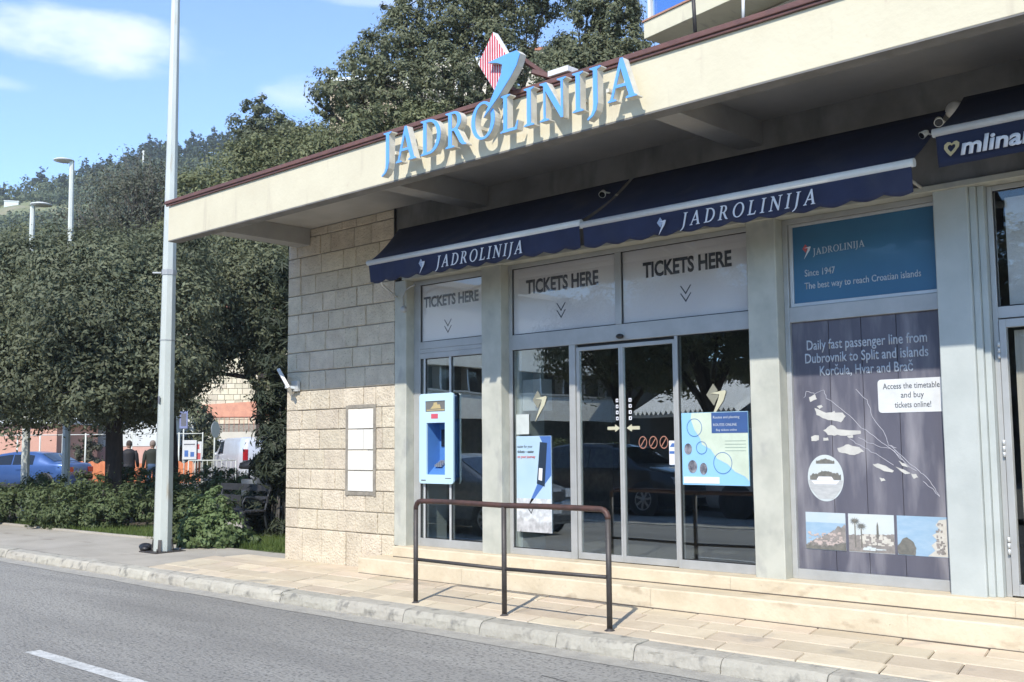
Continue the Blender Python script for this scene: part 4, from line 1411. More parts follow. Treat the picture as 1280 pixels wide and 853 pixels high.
# cut vinyl emblems and stickers on the outside of the glass
M_GOLDV = mat('pale_gold_vinyl', (.52, .50, .36), .45, (.46, .44, .31), 6)
GO = GY - .026
def vinyl(label, x, z, s):
    t = thing('vinyl_emblem', label, 'sticker', (x, GO, z), 'pale gold emblems on the glass')
    k_, a_ = small_logo(x, z, s, GO, .0015)
    obj('emblem_kite', k_, mat('dim_gold_vinyl', (.24, .235, .18), .5), t)
    obj('emblem_arrow', a_, M_GOLDV, t)
vinyl('pale gold arrow emblem on the left fixed pane above the phone poster', -7.62, 1.93, .22)
vinyl('pale gold kite and arrow emblem on the right fixed pane above the map poster', -5.42, 1.90, .23)


def sticker(label, polys, m, loc, extra=None):
    t = thing('door_sticker', label, 'sticker', loc, 'stickers on the sliding doors')
    mb = MB()
    for o_, h_ in polys:
        mb.prism(o_, h_, lambda a, b, d: (a, GY - .014 + d, b), 0, .0015)
    obj('vinyl', mb, m, t)
    return t


def arrow_poly(x, z, w, h, sgn):
    p = [(x - sgn * w / 2, z - h * .22), (x + sgn * w * .1, z - h * .22), (x + sgn * w * .1, z - h / 2), (x + sgn * w / 2, z), (x + sgn * w * .1, z + h / 2), (x + sgn * w * .1, z + h * .22), (x - sgn * w / 2, z + h * .22)]
    return p if sgn > 0 else list(reversed(p))
sticker('pale right-pointing arrow sticker on the left sliding leaf', [(arrow_poly(-6.63, 1.63, .16, .075, 1), [])], M_GOLDV, (-6.62, GY, 1.63))
sticker('pale left-pointing arrow sticker on the right sliding leaf', [(arrow_poly(-6.39, 1.63, .16, .075, -1), [])], M_GOLDV, (-6.4, GY, 1.63))
ban = []
for q in range(3):
    cx = -6.275 + q * .125
    ban.append((arc(cx, 1.485, .05, .062, 0, 345, 24), [list(reversed(arc(cx, 1.485, .042, .052, 0, 345, 24)))]))
    ban.append(([(cx - .03, 1.452), (cx - .022, 1.446), (cx + .030, 1.518), (cx + .022, 1.524)], []))
sticker('row of three round red prohibition stickers on the right sliding leaf', ban, mat('faded_red_vinyl', (.33, .16, .11), .5), (-6.15, GY, 1.48))
sticker('column of small white pictogram stickers on the right sliding leaf', [([(-6.44, z), (-6.405, z), (-6.405, z + .035), (-6.44, z + .035)], [[(-6.43, z + .008), (-6.43, z + .026), (-6.414, z + .026), (-6.414, z + .008)]]) for z in (1.71, 1.77, 1.83, 1.89)],
        M_WHITELET, (-6.42, GY, 1.8))
sticker('column of small white pictogram stickers on the left sliding leaf', [([(-6.60, z), (-6.57, z), (-6.57, z + .035), (-6.60, z + .035)], [[(-6.592, z + .008), (-6.592, z + .026), (-6.578, z + .026), (-6.578, z + .008)]]) for z in (1.71, 1.77, 1.83, 1.89)],
        M_WHITELET, (-6.58, GY, 1.8))
ws = sticker('white sticker with blue top at the right edge of the right sliding leaf', [([(-5.965, 1.27), (-5.90, 1.27), (-5.90, 1.50), (-5.965, 1.50)], [])], M_WHITELET, (-5.93, GY, 1.38))
obj('blue_print', MB().prism([(-5.955, 1.44), (-5.905, 1.44), (-5.905, 1.475), (-5.93, 1.475)], [], lambda a, b, d: (a, GY - .0162 + d, b), 0, .002).box(-5.96, -5.905, GY - .0162, GY - .0142, 1.375, 1.40),
    mat('strong_blue_print', (.07, .16, .42), .5), ws)

# ================================================================== CASH MACHINE
at = thing('cash_machine', 'light blue cash machine housing standing in the narrow window beside the stone wall', 'cash machine', (-9.08, .1, 1.02))
M_ATM = mat('light_blue_panel_paint', (.50, .69, .80), .4, (.47, .66, .77), 3, coat=.3)
M_ATM2 = mat('mid_blue_panel_paint', (.08, .22, .52), .4, (.07, .19, .47), 3)
def rrect(x0, x1, z0, z1, r_, n=4):
    return arc(x1 - r_, z0 + r_, r_, r_, -90, 0, n) + arc(x1 - r_, z1 - r_, r_, r_, 0, 90, n) + arc(x0 + r_, z1 - r_, r_, r_, 90, 180, n) + arc(x0 + r_, z0 + r_, r_, r_, 180, 270, n)
fx0, fx1, fz0, fz1 = -9.475, -8.897, 1.03, 2.078
AY = .085
obj('face_panel', MB().prism(rrect(fx0, fx1, fz0, fz1, .035), [[(-9.35, 1.135), (-9.35, 1.735), (-9.035, 1.735), (-9.035, 1.135)], [(-9.372, 1.865), (-9.372, 1.99), (-9.033, 1.99), (-9.033, 1.865)]],
    lambda a, b, d: (a, AY + d, b), 0, .025), M_ATM, at, .003)
obj('side_shell', MB().prism(rrect(fx0 + .02, fx1 - .02, fz0 + .02, fz1 - .02, .03), [list(reversed(rrect(fx0 + .06, fx1 - .06, fz0 + .06, fz1 - .06, .02)))], lambda a, b, d: (a, AY + .026 + d, b), 0, .034), M_ATM2, at)
obj('recess', MB().box(-9.37, -9.015, .30, .31, 1.10, 1.78).box(-9.366, -9.351, AY + .026, .299, 1.12, 1.75).box(-9.034, -9.02, AY + .026, .299, 1.12, 1.75)
    .box(-9.35, -9.035, AY + .026, .299, 1.736, 1.75)
    .add([(-9.35, AY + .026, 1.137), (-9.035, AY + .026, 1.137), (-9.035, .299, 1.30), (-9.35, .299, 1.30), (-9.35, AY + .026, 1.12), (-9.035, AY + .026, 1.12), (-9.035, .299, 1.12), (-9.35, .299, 1.12)],
         [(0, 1, 2, 3), (4, 7, 6, 5), (0, 4, 5, 1), (1, 5, 6, 2), (3, 2, 6, 7), (0, 3, 7, 4)]), M_ATM2, at)
obj('screen', MB().box(-9.31, -9.07, .285, .2995, 1.46, 1.66), M_CARGLASS, at, .003)
for a in range(4):
    for b in range(4):
        obj('key', MB().box(-9.30 + a * .03, -9.278 + a * .03, .17 + b * .028, .19 + b * .028, 1.137 + (.12 + b * .022) * .72, 1.165 + (.12 + b * .022) * .72), mat('keypad_metal', (.35, .37, .4), .4, metallic=.5), at)
obj('card_slot', MB().box(-9.12, -9.06, .28, .2995, 1.36, 1.42), M_RUSTTRIM, at, .004)
sc_ = obj('top_sign', MB().box(-9.374, -9.031, AY + .010, AY + .026, 1.862, 1.993), mat('grey_sign_glass', (.16, .16, .15), .3, coat=.4), at)
obj('gold_mark', MB().prism([(-9.29, 1.90), (-9.11, 1.90), (-9.13, 1.95), (-9.17, 1.945), (-9.18, 1.975), (-9.23, 1.97), (-9.24, 1.94)], [], lambda a, b, d: (a, AY + .007 + d, b), 0, .003).box(-9.35, -9.05, AY + .007, AY + .010, 1.878, 1.89),
    mat('gold_print', (.50, .40, .20), .5), sc_)
obj('red_label', MB().box(-9.265, -9.15, AY - .003, AY - .0005, 1.785, 1.84), mat('red_label_print', (.62, .10, .14), .5), at)
obj('edge_scuff', MB().box(-9.44, -9.36, AY - .0015, AY - .0003, 1.06, 1.075).box(-9.03, -8.93, AY - .0015, AY - .0003, 1.09, 1.10), M_FADEPRINT, at)

# ================================================================== KERB RAILING
ra = thing('kerb_railing', 'rusty brown two-rail pipe railing along the kerb before the entrance', 'railing', (-6.7, -1.38, -.04))
ry, r0, r1, zt = -1.38, -7.885, -5.515, .935
zb = -.045
cor = lambda xc, sg: [(xc + sg * .075 * (1 - math.cos(R(a))), ry, zt - .075 + .075 * math.sin(R(a))) for a in (15, 40, 65, 90)]
obj('post', MB().tube([(r0, ry, zb), (r0, ry, zt - .08)], .0235, 12), M_DARKPIPE, ra)
obj('post', MB().tube([(r1, ry, zb), (r1, ry, zt - .08)], .0235, 12), M_DARKPIPE, ra)
obj('post', MB().tube([(-6.70, ry, zb), (-6.70, ry, zt - .02)], .0235, 12), M_DARKPIPE, ra)
obj('top_rail', MB().tube([(r0, ry, zt - .08)] + cor(r0, 1) + [(r0 + .5, ry, zt + .004), (-6.7, ry, zt - .006), (-6.2, ry, zt + .001)] + list(reversed(cor(r1, -1))) + [(r1, ry, zt - .08)], .0245, 12), M_RUSTPIPE, ra)
obj('middle_rail', MB().tube([(r0 + .02, ry, .375), (-6.72, ry, .368)], .0165, 10).tube([(-6.68, ry, .368), (r1 - .02, ry, .385)], .0165, 10), M_DARKPIPE, ra)
wl_ = MB()
for xx in (r0, -6.70, r1):
    wl_.lathe((xx, ry, zb), [(.045, -.012), (.045, .004), (.03, .012), (.0236, .02)], 12)
obj('foot_collar', wl_, M_DARKPIPE, ra)

# ================================================================== STREET LAMPS
pl_b = (-14.454, -0.434, -0.03)
lp = thing('street_lamp', 'tall pale green-grey octagonal street lamp post on the footway, foreground', 'street lamp', pl_b)
px_, py_ = pl_b[0], pl_b[1]
obj('pole', MB().tube([(px_, py_, -.03), (px_ + .0, py_, .6), (px_, py_, 3.2), (px_, py_, 5.2), (px_, py_, 9.6)], [.136, .132, .108, .092, .055], 8, smooth=False), M_POLE, lp, .004)
obj('base_plate', MB().box(px_ - .24, px_ + .24, py_ - .24, py_ + .24, -.045, -.012), M_DARKPIPE, lp, .005)
for a, b in ((-1, -1), (1, -1), (1, 1), (-1, 1)):
    obj('bolt', MB().tube([(px_ + a * .18, py_ + b * .18, -.02), (px_ + a * .18, py_ + b * .18, .03)], .014, 6), M_DARKPIPE, lp)
    obj('stiffener', MB().bar((px_ + a * .11, py_ + b * .11, -.012), (px_ + a * .095, py_ + b * .095, .15), .05, .008), M_DARKPIPE, lp)
obj('clamp_bracket', MB().lathe((px_, py_, 4.06), [(.106, -.04), (.112, -.04), (.112, .04), (.106, .04)], 8, smooth=False).bar((px_ - .08, py_ - .08, 4.06), (px_ - .17, py_ - .17, 4.06), .03, .02), M_ALU, lp)
obj('joint_collar', MB().lathe((px_, py_, 3.05), [(.110, -.008), (.1165, -.008), (.1165, .008), (.110, .008)], 8, smooth=False), M_ALU, lp)
obj('sticker_patch', MB().box(px_ + .0, px_ + .05, py_ - .130, py_ - .126, 2.12, 2.22), M_FADEPRINT, lp)
obj('lamp_arm', MB().tube([(px_, py_, 9.55), (px_ + .2, py_ - .2, 9.75), (px_ + .9, py_ - .9, 9.85)], .035, 8), M_POLE, lp)
obj('lamp_head', MB().blob((px_ + 1.1, py_ - 1.1, 9.86), (.36, .2, .07), 12, 6), M_POLE, lp)
bag = MB()
bc = Vector(pl_b)
bag.blob((px_ - .30, py_ - .10, .03), (.14, .09, .06), 10, 6).blob((px_ - .22, py_ - .16, .015), (.09, .07, .045), 10, 6)
bag = obj('rubbish_bag', bag, M_BLACK)
tag(bag, 'crumpled black rubbish bag lying against the foot of the foreground lamp post', 'bag')


def far_lamp(base, top, side, label, rad=.075):
    t = thing('street_lamp', label, 'street lamp', base, 'lamp posts rising from the trees')
    b, p = Vector(base), Vector(top)
    obj('pole', MB().tube([b, b + (p - b) * .5, p], [rad * 1.4, rad * 1.1, rad * .8], 8, smooth=False), M_PALEPOLE, t)
    c = p + Vector(side) * .20 + Vector((0, 0, .04))
    obj('lamp_head', MB().lathe(c, [(.001, -.02), (.14, -.02), (.245, .0), (.24, .02), (.14, .05), (.001, .06)], 20), M_WHITEBAR, t)
    obj('lamp_arm', MB().tube([p - Vector((0, 0, .15)), p + Vector((0, 0, .03)), c], .045, 8), M_PALEPOLE, t)
d0 = Vector((.73, .68, 0))
far_lamp((-24.96, 1.9, 0), (-24.98, 1.85, 7.11), d0, 'shorter pale lamp post with disc head pointing right, left edge of the photo')
far_lamp((-25.53, 3.1, 0), (-25.58, 3.01, 8.51), -d0, 'taller pale lamp post with disc head pointing left, rising from the trees')
# ================================================================== BENCH AND BIN
bx, by = (-14.93, 1.66, 0)[:2]
be = thing('park_bench', 'dark slatted park bench with scrolled iron arms on the garden path', 'bench', (bx - .75, by - .2, 0))
for xx in (bx - .05, bx - 1.45):
    s_ = MB()
    s_.tube([(xx, by - .42, 0), (xx, by - .38, .2), (xx, by - .40, .40), (xx, by - .45, .43)], .022, 6)
    s_.tube([(xx, by + .10, 0), (xx, by + .02, .2), (xx, by - .02, .40), (xx, by + .10, .85)], .024, 6)
    s_.tube([(xx, by - .42, .42), (xx, by - .2, .39), (xx, by - .02, .40)], .02, 6)
    s_.tube([(xx, by - .40, .42), (xx, by - .43, .58), (xx, by - .38, .66), (xx, by - .28, .665), (xx, by - .1, .60), (xx, by + .03, .62)], .018, 6)
    obj('end_frame', s_, M_DARKIRON, be)
for k in range(4):
    obj('seat_slat', MB().box(bx - 1.5, bx, by - .42 + k * .105, by - .335 + k * .105, .425, .455), M_BENCHWOOD, be, .004)
for z, yy in ((.56, .0), (.75, .06)):
    obj('back_slat', MB().box(bx - 1.5, bx, by + yy - .0, by + yy + .03, z, z + .11), M_BENCHWOOD, be, .004)
path_ = MB().add([(-19.6, 2.2, -.012), (-12.3, 2.2, -.012), (-12.3, 4.2, -.012), (-19.6, 4.2, -.012)], [(0, 1, 2, 3)])
struct('garden_path', path_, M_CONC)
bn = (-16.71, 2.6, 0)
bi = thing('litter_bin', 'grey round litter bin with a dark lid behind the bench', 'litter bin', bn)
obj('drum', MB().lathe(bn, [(.001, .02), (.22, .02), (.235, .25), (.25, .88), (.24, .9), (.001, .9)], 18), M_BIN, bi)
obj('lid', MB().lathe(bn, [(.26, 1.08), (.30, 1.10), (.28, 1.19), (.1, 1.25), (.001, 1.25)], 18).tube([(bn[0] - .2, bn[1], .88), (bn[0] - .2, bn[1], 1.1)], .02, 6).tube([(bn[0] + .2, bn[1], .88), (bn[0] + .2, bn[1], 1.1)], .02, 6), M_BLACK, bi)

# ================================================================== FOLIAGE
def leaf_mesh(clumps, n, size, seed, aspect=.42, up=.35, spread=.36, shell=.75, droop=0.0):
    """leaf cards: clumps = (x, y, z, radius[, zscale]); sub-clumps sit near each clump's surface, leaves scatter round them"""
    g = np.random.default_rng(seed)
    vol = np.array([c[3] ** 2 for c in clumps])
    cnt = np.maximum((n * vol / vol.sum()).astype(int), 8)
    P = []
    N = []
    for c, k in zip(clumps, cnt):
        r_ = c[3]
        zs = c[4] if len(c) > 4 else .85
        ns = max(6, int(k / 55))
        d = g.normal(size=(ns, 3))
        d /= np.linalg.norm(d, axis=1, keepdims=True)
        rad = r_ * (shell + (1.08 - shell) * g.random(ns) ** .7) * np.where(g.random(ns) < .22, g.random(ns), 1.0)
        sc = d * rad[:, None] * np.array([1, 1, zs])
        w = g.integers(0, ns, k)
        off = g.normal(size=(k, 3)) * (r_ * spread * .45 * (.5 + g.random(ns)))[w][:, None] * np.array([1, 1, .75])
        P.append(np.array(c[:3]) + sc[w] + off)
        N.append(d[w] * .6 + off / (np.linalg.norm(off, axis=1, keepdims=True) + 1e-6) * .7)
    P = np.concatenate(P)
    N = np.concatenate(N)
    k = len(P)
    nrm = N + g.normal(size=(k, 3)) * .38 + np.array([0, 0, up])
    nrm /= np.linalg.norm(nrm, axis=1, keepdims=True)
    a = g.normal(size=(k, 3))
    a[:, 2] -= droop
    t = a - nrm * (a * nrm).sum(1, keepdims=True)
    t /= np.linalg.norm(t, axis=1, keepdims=True) + 1e-9
    b = np.cross(nrm, t)
    s = size * (.6 + .8 * g.random(k))[:, None]
    fold = nrm * s * .12
    V = np.stack([P - t * s * .5, P + b * s * aspect * .5 + fold * .5, P + t * s * .5 + fold * -.4, P - b * s * aspect * .5 + fold * .5], 1).reshape(-1, 3)
    return V


def quads_mesh(name, V, m):
    me = bpy.data.meshes.new(name)
    nv_ = len(V)
    nf = nv_ // 4
    me.vertices.add(nv_)
    me.vertices.foreach_set('co', V.astype(np.float32).ravel())
    me.loops.add(nv_)
    me.loops.foreach_set('vertex_index', np.arange(nv_, dtype=np.int32))
    me.polygons.add(nf)
    me.polygons.foreach_set('loop_start', np.arange(0, nv_, 4, dtype=np.int32))
    me.polygons.foreach_set('loop_total', np.full(nf, 4, np.int32))
    me.materials.append(m)
    me.update()
    me.validate()
    return me


def limbs(base, th, rad, clumps, seed, twigs=3):
    rr = random.Random(seed)
    mb = MB()
    b = Vector(base)
    fork = b + Vector((rr.uniform(-.1, .1), rr.uniform(-.1, .1), th))
    mb.tube([b - Vector((0, 0, .1)), b + Vector((0, 0, .12)), b + (fork - b) * .35 + Vector((rr.uniform(-.06, .06), rr.uniform(-.06, .06), 0)), b + (fork - b) * .7 + Vector((rr.uniform(-.08, .08), 0, 0)), fork],
            [rad * 1.5, rad * 1.12, rad * .98, rad * .92, rad * .85], 10)
    br_ = MB()
    for c in clumps:
        p = Vector(c[:3])
        mid = fork + (p - fork) * .5 + Vector((rr.uniform(-.15, .15), rr.uniform(-.15, .15), rr.uniform(-.1, .25))) * (p - fork).length * .4
        br_.tube([fork - Vector((0, 0, .15)), fork + (mid - fork) * .5, mid, p], [rad * .55, rad * .42, rad * .3, rad * .12], 6)
        for _ in range(twigs):
            e = p + Vector((rr.gauss(0, 1), rr.gauss(0, 1), rr.gauss(0.3, .8))).normalized() * c[3] * rr.uniform(.7, 1.0)
            s = mid + (p - mid) * rr.uniform(.2, 1)
            br_.tube([s, s + (e - s) * .5 + Vector((rr.uniform(-.1, .1), rr.uniform(-.1, .1), rr.uniform(0, .15))), e], [rad * .16, rad * .09, rad * .03], 5)
    return mb, br_


def tree(label, base, th, rad, clumps, n, size, m, seed, group='broadleaf trees around the ticket office', bark=M_BARK, cat='tree', name='broadleaf_tree', twigs=3, **kw):
    t = thing(name, label, cat, base, group)
    tk, bb = limbs(base, th, rad, clumps, seed, twigs)
    tr_ = obj('trunk', tk, bark, t)
    obj('branch', bb, bark, tr_)
    link('crown', quads_mesh('crown', leaf_mesh(clumps, n, size, seed, **kw), m), t)
    return t


def bush(label, base, clumps, n, size, m, seed, name='hedge', cat='hedge', group=None, stem=True, **kw):
    t = thing(name, label, cat, base, group)
    if stem:
        rr = random.Random(seed)
        mb = MB()
        for c in clumps:
            p = Vector(c[:3])
            for _ in range(2):
                g_ = Vector((p.x + rr.uniform(-.3, .3) * c[3], p.y + rr.uniform(-.3, .3) * c[3], -.03))
                mb.tube([g_, g_ + (p - g_) * .5, p + Vector((rr.uniform(-.5, .5), rr.uniform(-.5, .5), rr.uniform(0, .6))) * c[3]], [.02, .015, .006], 5)
        obj('stem', mb, M_TWIG, t)
    link('foliage', quads_mesh('foliage', leaf_mesh(clumps, n, size, seed, **kw), m), t)
    return t


def cl(*a):
    """clumps from (point, radius) pairs"""
    return [tuple(p) + (r_,) for p, r_ in a]


tree('dark holm oak with its trunk standing in the hedge, nearest tree on the left', (-20.61, 1.82, 0), 2.6, .165,
     cl(((-20.13, 1.67, 3.54), 1.171), ((-20.03, 0.72, 3.93), 1.071), ((-20.19, 2.63, 4.35), 1.062), ((-20.62, 0.62, 3.03), 0.982), ((-20.72, 1.58, 4.88), 1.062),
        ((-19.44, 1.91, 3.11), 0.886), ((-19.92, 0.95, 2.55), 0.775), ((-20.9, 2.35, 2.47), 0.69), ((-19.59, 2.68, 3.08), 0.718), ((-21.53, 1.04, 4.99), 0.828), ((-21.0, 3.23, 5.44), 0.906),
        ((-21.46, 2.36, 2.83), 1.108), ((-21.01, 0.97, 2.44), 0.579), ((-19.77, 2.36, 2.43), 0.453)),
     76000, .10, M_OAK2, 11)
tree('dark broad oak at the left edge of the photo with hanging lower boughs', (-23.54, 0.04, 0), 2.6, .16,
     cl(((-22.45, 0.09, 3.92), 1.329), ((-21.3, 0.29, 2.9), 1.062), ((-22.77, 0.66, 4.84), 1.028), ((-22.64, -0.42, 3.1), 1.208), ((-21.4, 0.05, 2.27), 0.695), ((-22.15, 0.85, 3.96), 0.906), ((-23.46, 0.25, 5.38), 0.839), ((-23.15, 1.04, 5.44), 0.713)),
     42000, .10, M_OAK2, 12)
tree('dark oak behind the foreground lamp post, its boughs arching over the white vans', (-23.6, 4.72, 0), 3.0, .17,
     cl(((-22.74, 5.21, 4.72), 1.156), ((-21.77, 5.82, 4.97), 1.135), ((-22.85, 6.0, 6.1), 1.088), ((-23.39, 5.09, 5.76), 1.02), ((-21.1, 5.93, 3.88), 0.77), ((-22.94, 4.88, 3.56), 0.712),
        ((-22.11, 5.29, 3.79), 0.611), ((-21.44, 6.31, 5.47), 0.786), ((-21.72, 5.9, 3.73), 0.567), ((-23.5, 4.91, 2.82), 0.453), ((-21.06, 5.98, 2.94), 0.556), ((-21.82, 5.75, 3.16), 0.305)),
     52000, .105, M_OAK, 13)
tree('thin grey-twigged half-bare tree in front of the hillside', (-28.94, 7.46, 0), 3.4, .17,
     cl(((-29.57, 6.26, 8.48), 1.274), ((-28.96, 5.22, 7.69), 1.02), ((-29.16, 7.05, 8.83), 1.163), ((-28.11, 6.89, 7.69), 1.02), ((-30.37, 6.89, 9.62), 0.97), ((-28.75, 5.65, 7.14), 1.02), ((-30.0, 7.61, 9.69), 0.799), ((-29.2, 4.7, 7.3), 0.698)),
     11500, .10, M_GREYLEAF, 14, bark=M_TWIG, twigs=22, shell=.4, spread=.55)
tree('low dark green tree beneath the half-bare tree, left of the lamp post', (-26.86, 4.98, 0), 2.6, .16,
     cl(((-26.68, 2.98, 6.11), 1.12), ((-26.3, 3.83, 6.16), 1.071), ((-27.92, 2.58, 6.21), 1.057), ((-25.84, 4.78, 6.22), 1.022), ((-28.18, 1.9, 5.96), 1.007)),
     22000, .115, M_OAK, 24)
tree('broad pale olive-green tree rising behind the canopy corner', (-24.78, 8.52, 0), 3.6, .2,
     cl(((-25.82, 6.88, 8.14), 1.007), ((-25.78, 7.9, 9.05), 1.075), ((-25.57, 9.14, 9.64), 1.145), ((-24.91, 10.07, 9.93), 1.093), ((-25.59, 6.28, 7.35), 0.891), ((-25.15, 7.03, 7.72), 1.04), ((-24.94, 8.28, 8.33), 1.057), ((-24.5, 7.13, 6.98), 0.973),
        ((-23.99, 7.91, 7.02), 0.876), ((-25.03, 6.26, 6.51), 0.827)),
     48000, .12, M_OLIVE, 15, up=.5)
tree('pale olive-green tree just above the roof edge, left of the roof sign', (-20.05, 8.16, 0), 3.6, .2,
     cl(((-20.45, 7.67, 9.0), 0.742), ((-19.95, 8.28, 9.22), 0.698), ((-19.5, 8.8, 9.38), 0.611), ((-21.26, 7.44, 8.6), 0.756), ((-20.26, 7.9, 8.5), 0.829), ((-19.04, 9.32, 9.56), 0.524)),
     22000, .11, M_OLIVE, 16, up=.5)
tree('small dark tree poking up above the olive-green tree, against the sky', (-37.51, 16.47, 2), 9.0, .16,
     cl(((-37.68, 16.21, 15.68), 0.566), ((-37.44, 16.57, 15.13), 0.68), ((-37.92, 15.84, 14.86), 0.642), ((-37.16, 16.99, 14.71), 0.68), ((-37.62, 16.31, 14.49), 0.831), ((-35.97, 16.95, 14.35), 0.591)),
     7000, .16, M_OAK2, 17)
tree('large dark evergreen oak towering behind the roof sign, sky showing through', (-21.67, 12.36, 0), 7.0, .26,
     cl(((-22.92, 9.38, 11.28), 0.827), ((-22.79, 10.34, 12.28), 0.891), ((-22.51, 11.45, 13.16), 1.007), ((-21.65, 12.38, 13.67), 1.007), ((-20.61, 12.71, 12.72), 0.941), ((-21.08, 11.53, 11.82), 0.973), ((-21.97, 10.54, 11.34), 0.827), ((-20.49, 13.53, 14.03), 1.007),
        ((-21.32, 12.72, 14.76), 1.158), ((-19.65, 12.94, 12.22), 0.633), ((-22.6, 9.78, 10.67), 0.633), ((-21.5, 11.07, 10.9), 0.73), ((-20.59, 12.04, 11.0), 0.73), ((-19.82, 12.78, 11.07), 0.633), ((-19.7, 14.23, 14.62), 0.806), ((-23.23, 8.97, 10.74), 0.389), ((-22.66, 11.27, 14.11), 0.655)),
     62000, .115, M_OAK, 18, spread=.27)
tree('smaller grey-green oak between the roof sign and the terrace house', (-15.9, 10.9, 0), 7.6, .15,
     cl(((-16.15, 10.7, 10.12), 0.755), ((-15.44, 11.27, 10.35), 0.755), ((-14.98, 11.62, 10.92), 0.587), ((-15.39, 10.67, 9.45), 0.658), ((-14.75, 11.17, 9.8), 0.576), ((-16.37, 10.5, 9.43), 0.587), ((-15.12, 11.52, 11.76), 0.587), ((-15.68, 11.08, 11.95), 0.462), ((-15.54, 11.19, 11.09), 0.42), ((-14.35, 11.47, 9.97), 0.288), ((-16.8, 10.12, 9.25), 0.504), ((-15.92, 10.89, 10.81), 0.629), ((-16.54, 11.02, 10.9), 0.514), ((-15.03, 10.96, 9.53), 0.699)),
     52000, .105, M_OAK, 19, spread=.32)
tree('dark dense cypress-like evergreen beside the far stone house', (-44.88, 17.88, 0), 1.0, .2,
     cl(((-44.88, 17.88, 1.47), 1.047), ((-44.92, 17.8, 2.59), 0.96), ((-45.02, 17.63, 3.52), 0.786), ((-44.79, 18.02, 2.03), 0.873), ((-45.14, 17.43, 0.92), 0.873), ((-44.56, 18.41, 1.1), 0.698)),
     9000, .19, M_OAK, 20)
tree('slender dark evergreen by the construction hut, left of the trunk', (-41.65, 11.13, 0), .6, .12,
     cl(((-41.62, 11.19, 1.5), 0.463), ((-41.59, 11.26, 1.03), 0.463), ((-41.69, 11.05, 0.71), 0.386)), 2500, .16, M_GREYLEAF, 29)
# shrubs
bush('tall dark oleander with long narrow leaves in the shade of the stone end wall', (-15.05, 1.85, 0),
     cl(((-15.36, 2.09, 0.52), 0.437), ((-14.99, 1.94, 1.19), 0.397), ((-15.19, 1.99, 1.72), 0.34), ((-14.98, 1.95, 2.25), 0.367), ((-15.41, 2.02, 0.12), 0.281), ((-14.94, 2.0, 2.92), 0.397), ((-14.92, 2.04, 3.6), 0.397),
        ((-14.89, 2.07, 4.28), 0.367), ((-15.46, 1.94, 1.19), 0.203), ((-14.64, 2.08, 1.45), 0.604), ((-14.96, 1.97, 0.02), 0.244)),
     17000, .17, M_OLEANDER, 31, name='oleander_bush', cat='shrub', aspect=.17, droop=.3)
bush('bright green rounded shrub between the foreground lamp post and the bench', (-14.48, 0.32, 0),
     cl(((-14.56, 0.39, 0.5), 0.3), ((-14.53, 0.24, 0.25), 0.284), ((-14.28, 0.46, 0.24), 0.282), ((-14.7, 0.55, 0.73), 0.144), ((-14.15, 0.66, 0.12), 0.183), ((-14.69, 0.17, 0.12), 0.2), ((-14.24, 0.34, 0.09), 0.196), ((-14.15, 0.85, 0.08), 0.128)),
     9500, .072, M_SHRUB, 32, name='garden_shrub', cat='shrub', aspect=.6)
bush('yellow-green sprawling shrub right behind the foot of the foreground lamp post', (-15.66, 0.49, 0),
     cl(((-15.64, 0.52, 0.45), 0.227), ((-15.49, 0.38, 0.22), 0.239), ((-15.84, 0.77, 0.63), 0.169), ((-15.35, 0.22, 0.09), 0.148)),
     4500, .075, M_HEDGE, 36, name='garden_shrub', cat='shrub', aspect=.5)
bush('low clipped dark green hedge mound along the footway, in front of the blue car', (-20.56, 0.49, 0),
     cl(((-20.55, 0.53, 0.43), 0.451), ((-19.8, 0.73, 0.37), 0.476), ((-19.2, 1.06, 0.33), 0.449), ((-19.19, 1.53, 0.42), 0.399), ((-20.44, 1.25, 0.67), 0.379), ((-19.91, 0.48, 0.15), 0.256), ((-20.21, 0.31, 0.18), 0.222), ((-18.88, 1.69, 0.28), 0.287), ((-19.11, 0.79, 0.1), 0.231)),
     15000, .075, M_HEDGE, 33, group='garden hedges')
bush('dark hedge at the left edge of the photo, below the blue car', (-22.26, 0.58, 0),
     cl(((-22.27, 0.55, 0.37), 0.443), ((-22.15, 0.86, 0.49), 0.403), ((-22.41, 0.21, 0.35), 0.443), ((-22.94, 1.55, 0.68), 0.378), ((-21.85, 0.54, 0.15), 0.218), ((-22.51, -0.06, 0.42), 0.483)),
     9000, .08, M_HEDGE, 34, group='garden hedges')
bush('long shaded hedge running behind the bench to the oleander', (-20.67, 3.8, 0),
     cl(((-21.77, 2.85, 0.71), 0.411), ((-21.1, 3.04, 0.67), 0.483), ((-20.83, 3.54, 0.59), 0.443), ((-20.56, 3.99, 0.65), 0.403), ((-20.32, 4.39, 0.64), 0.403), ((-20.06, 4.78, 0.66), 0.403), ((-19.86, 5.09, 0.66), 0.403), ((-20.07, 2.85, 0.26), 0.386), ((-20.23, 3.57, 0.3), 0.355), ((-20.26, 2.51, 0.35), 0.347)),
     17000, .08, M_HEDGE, 35, group='garden hedges')
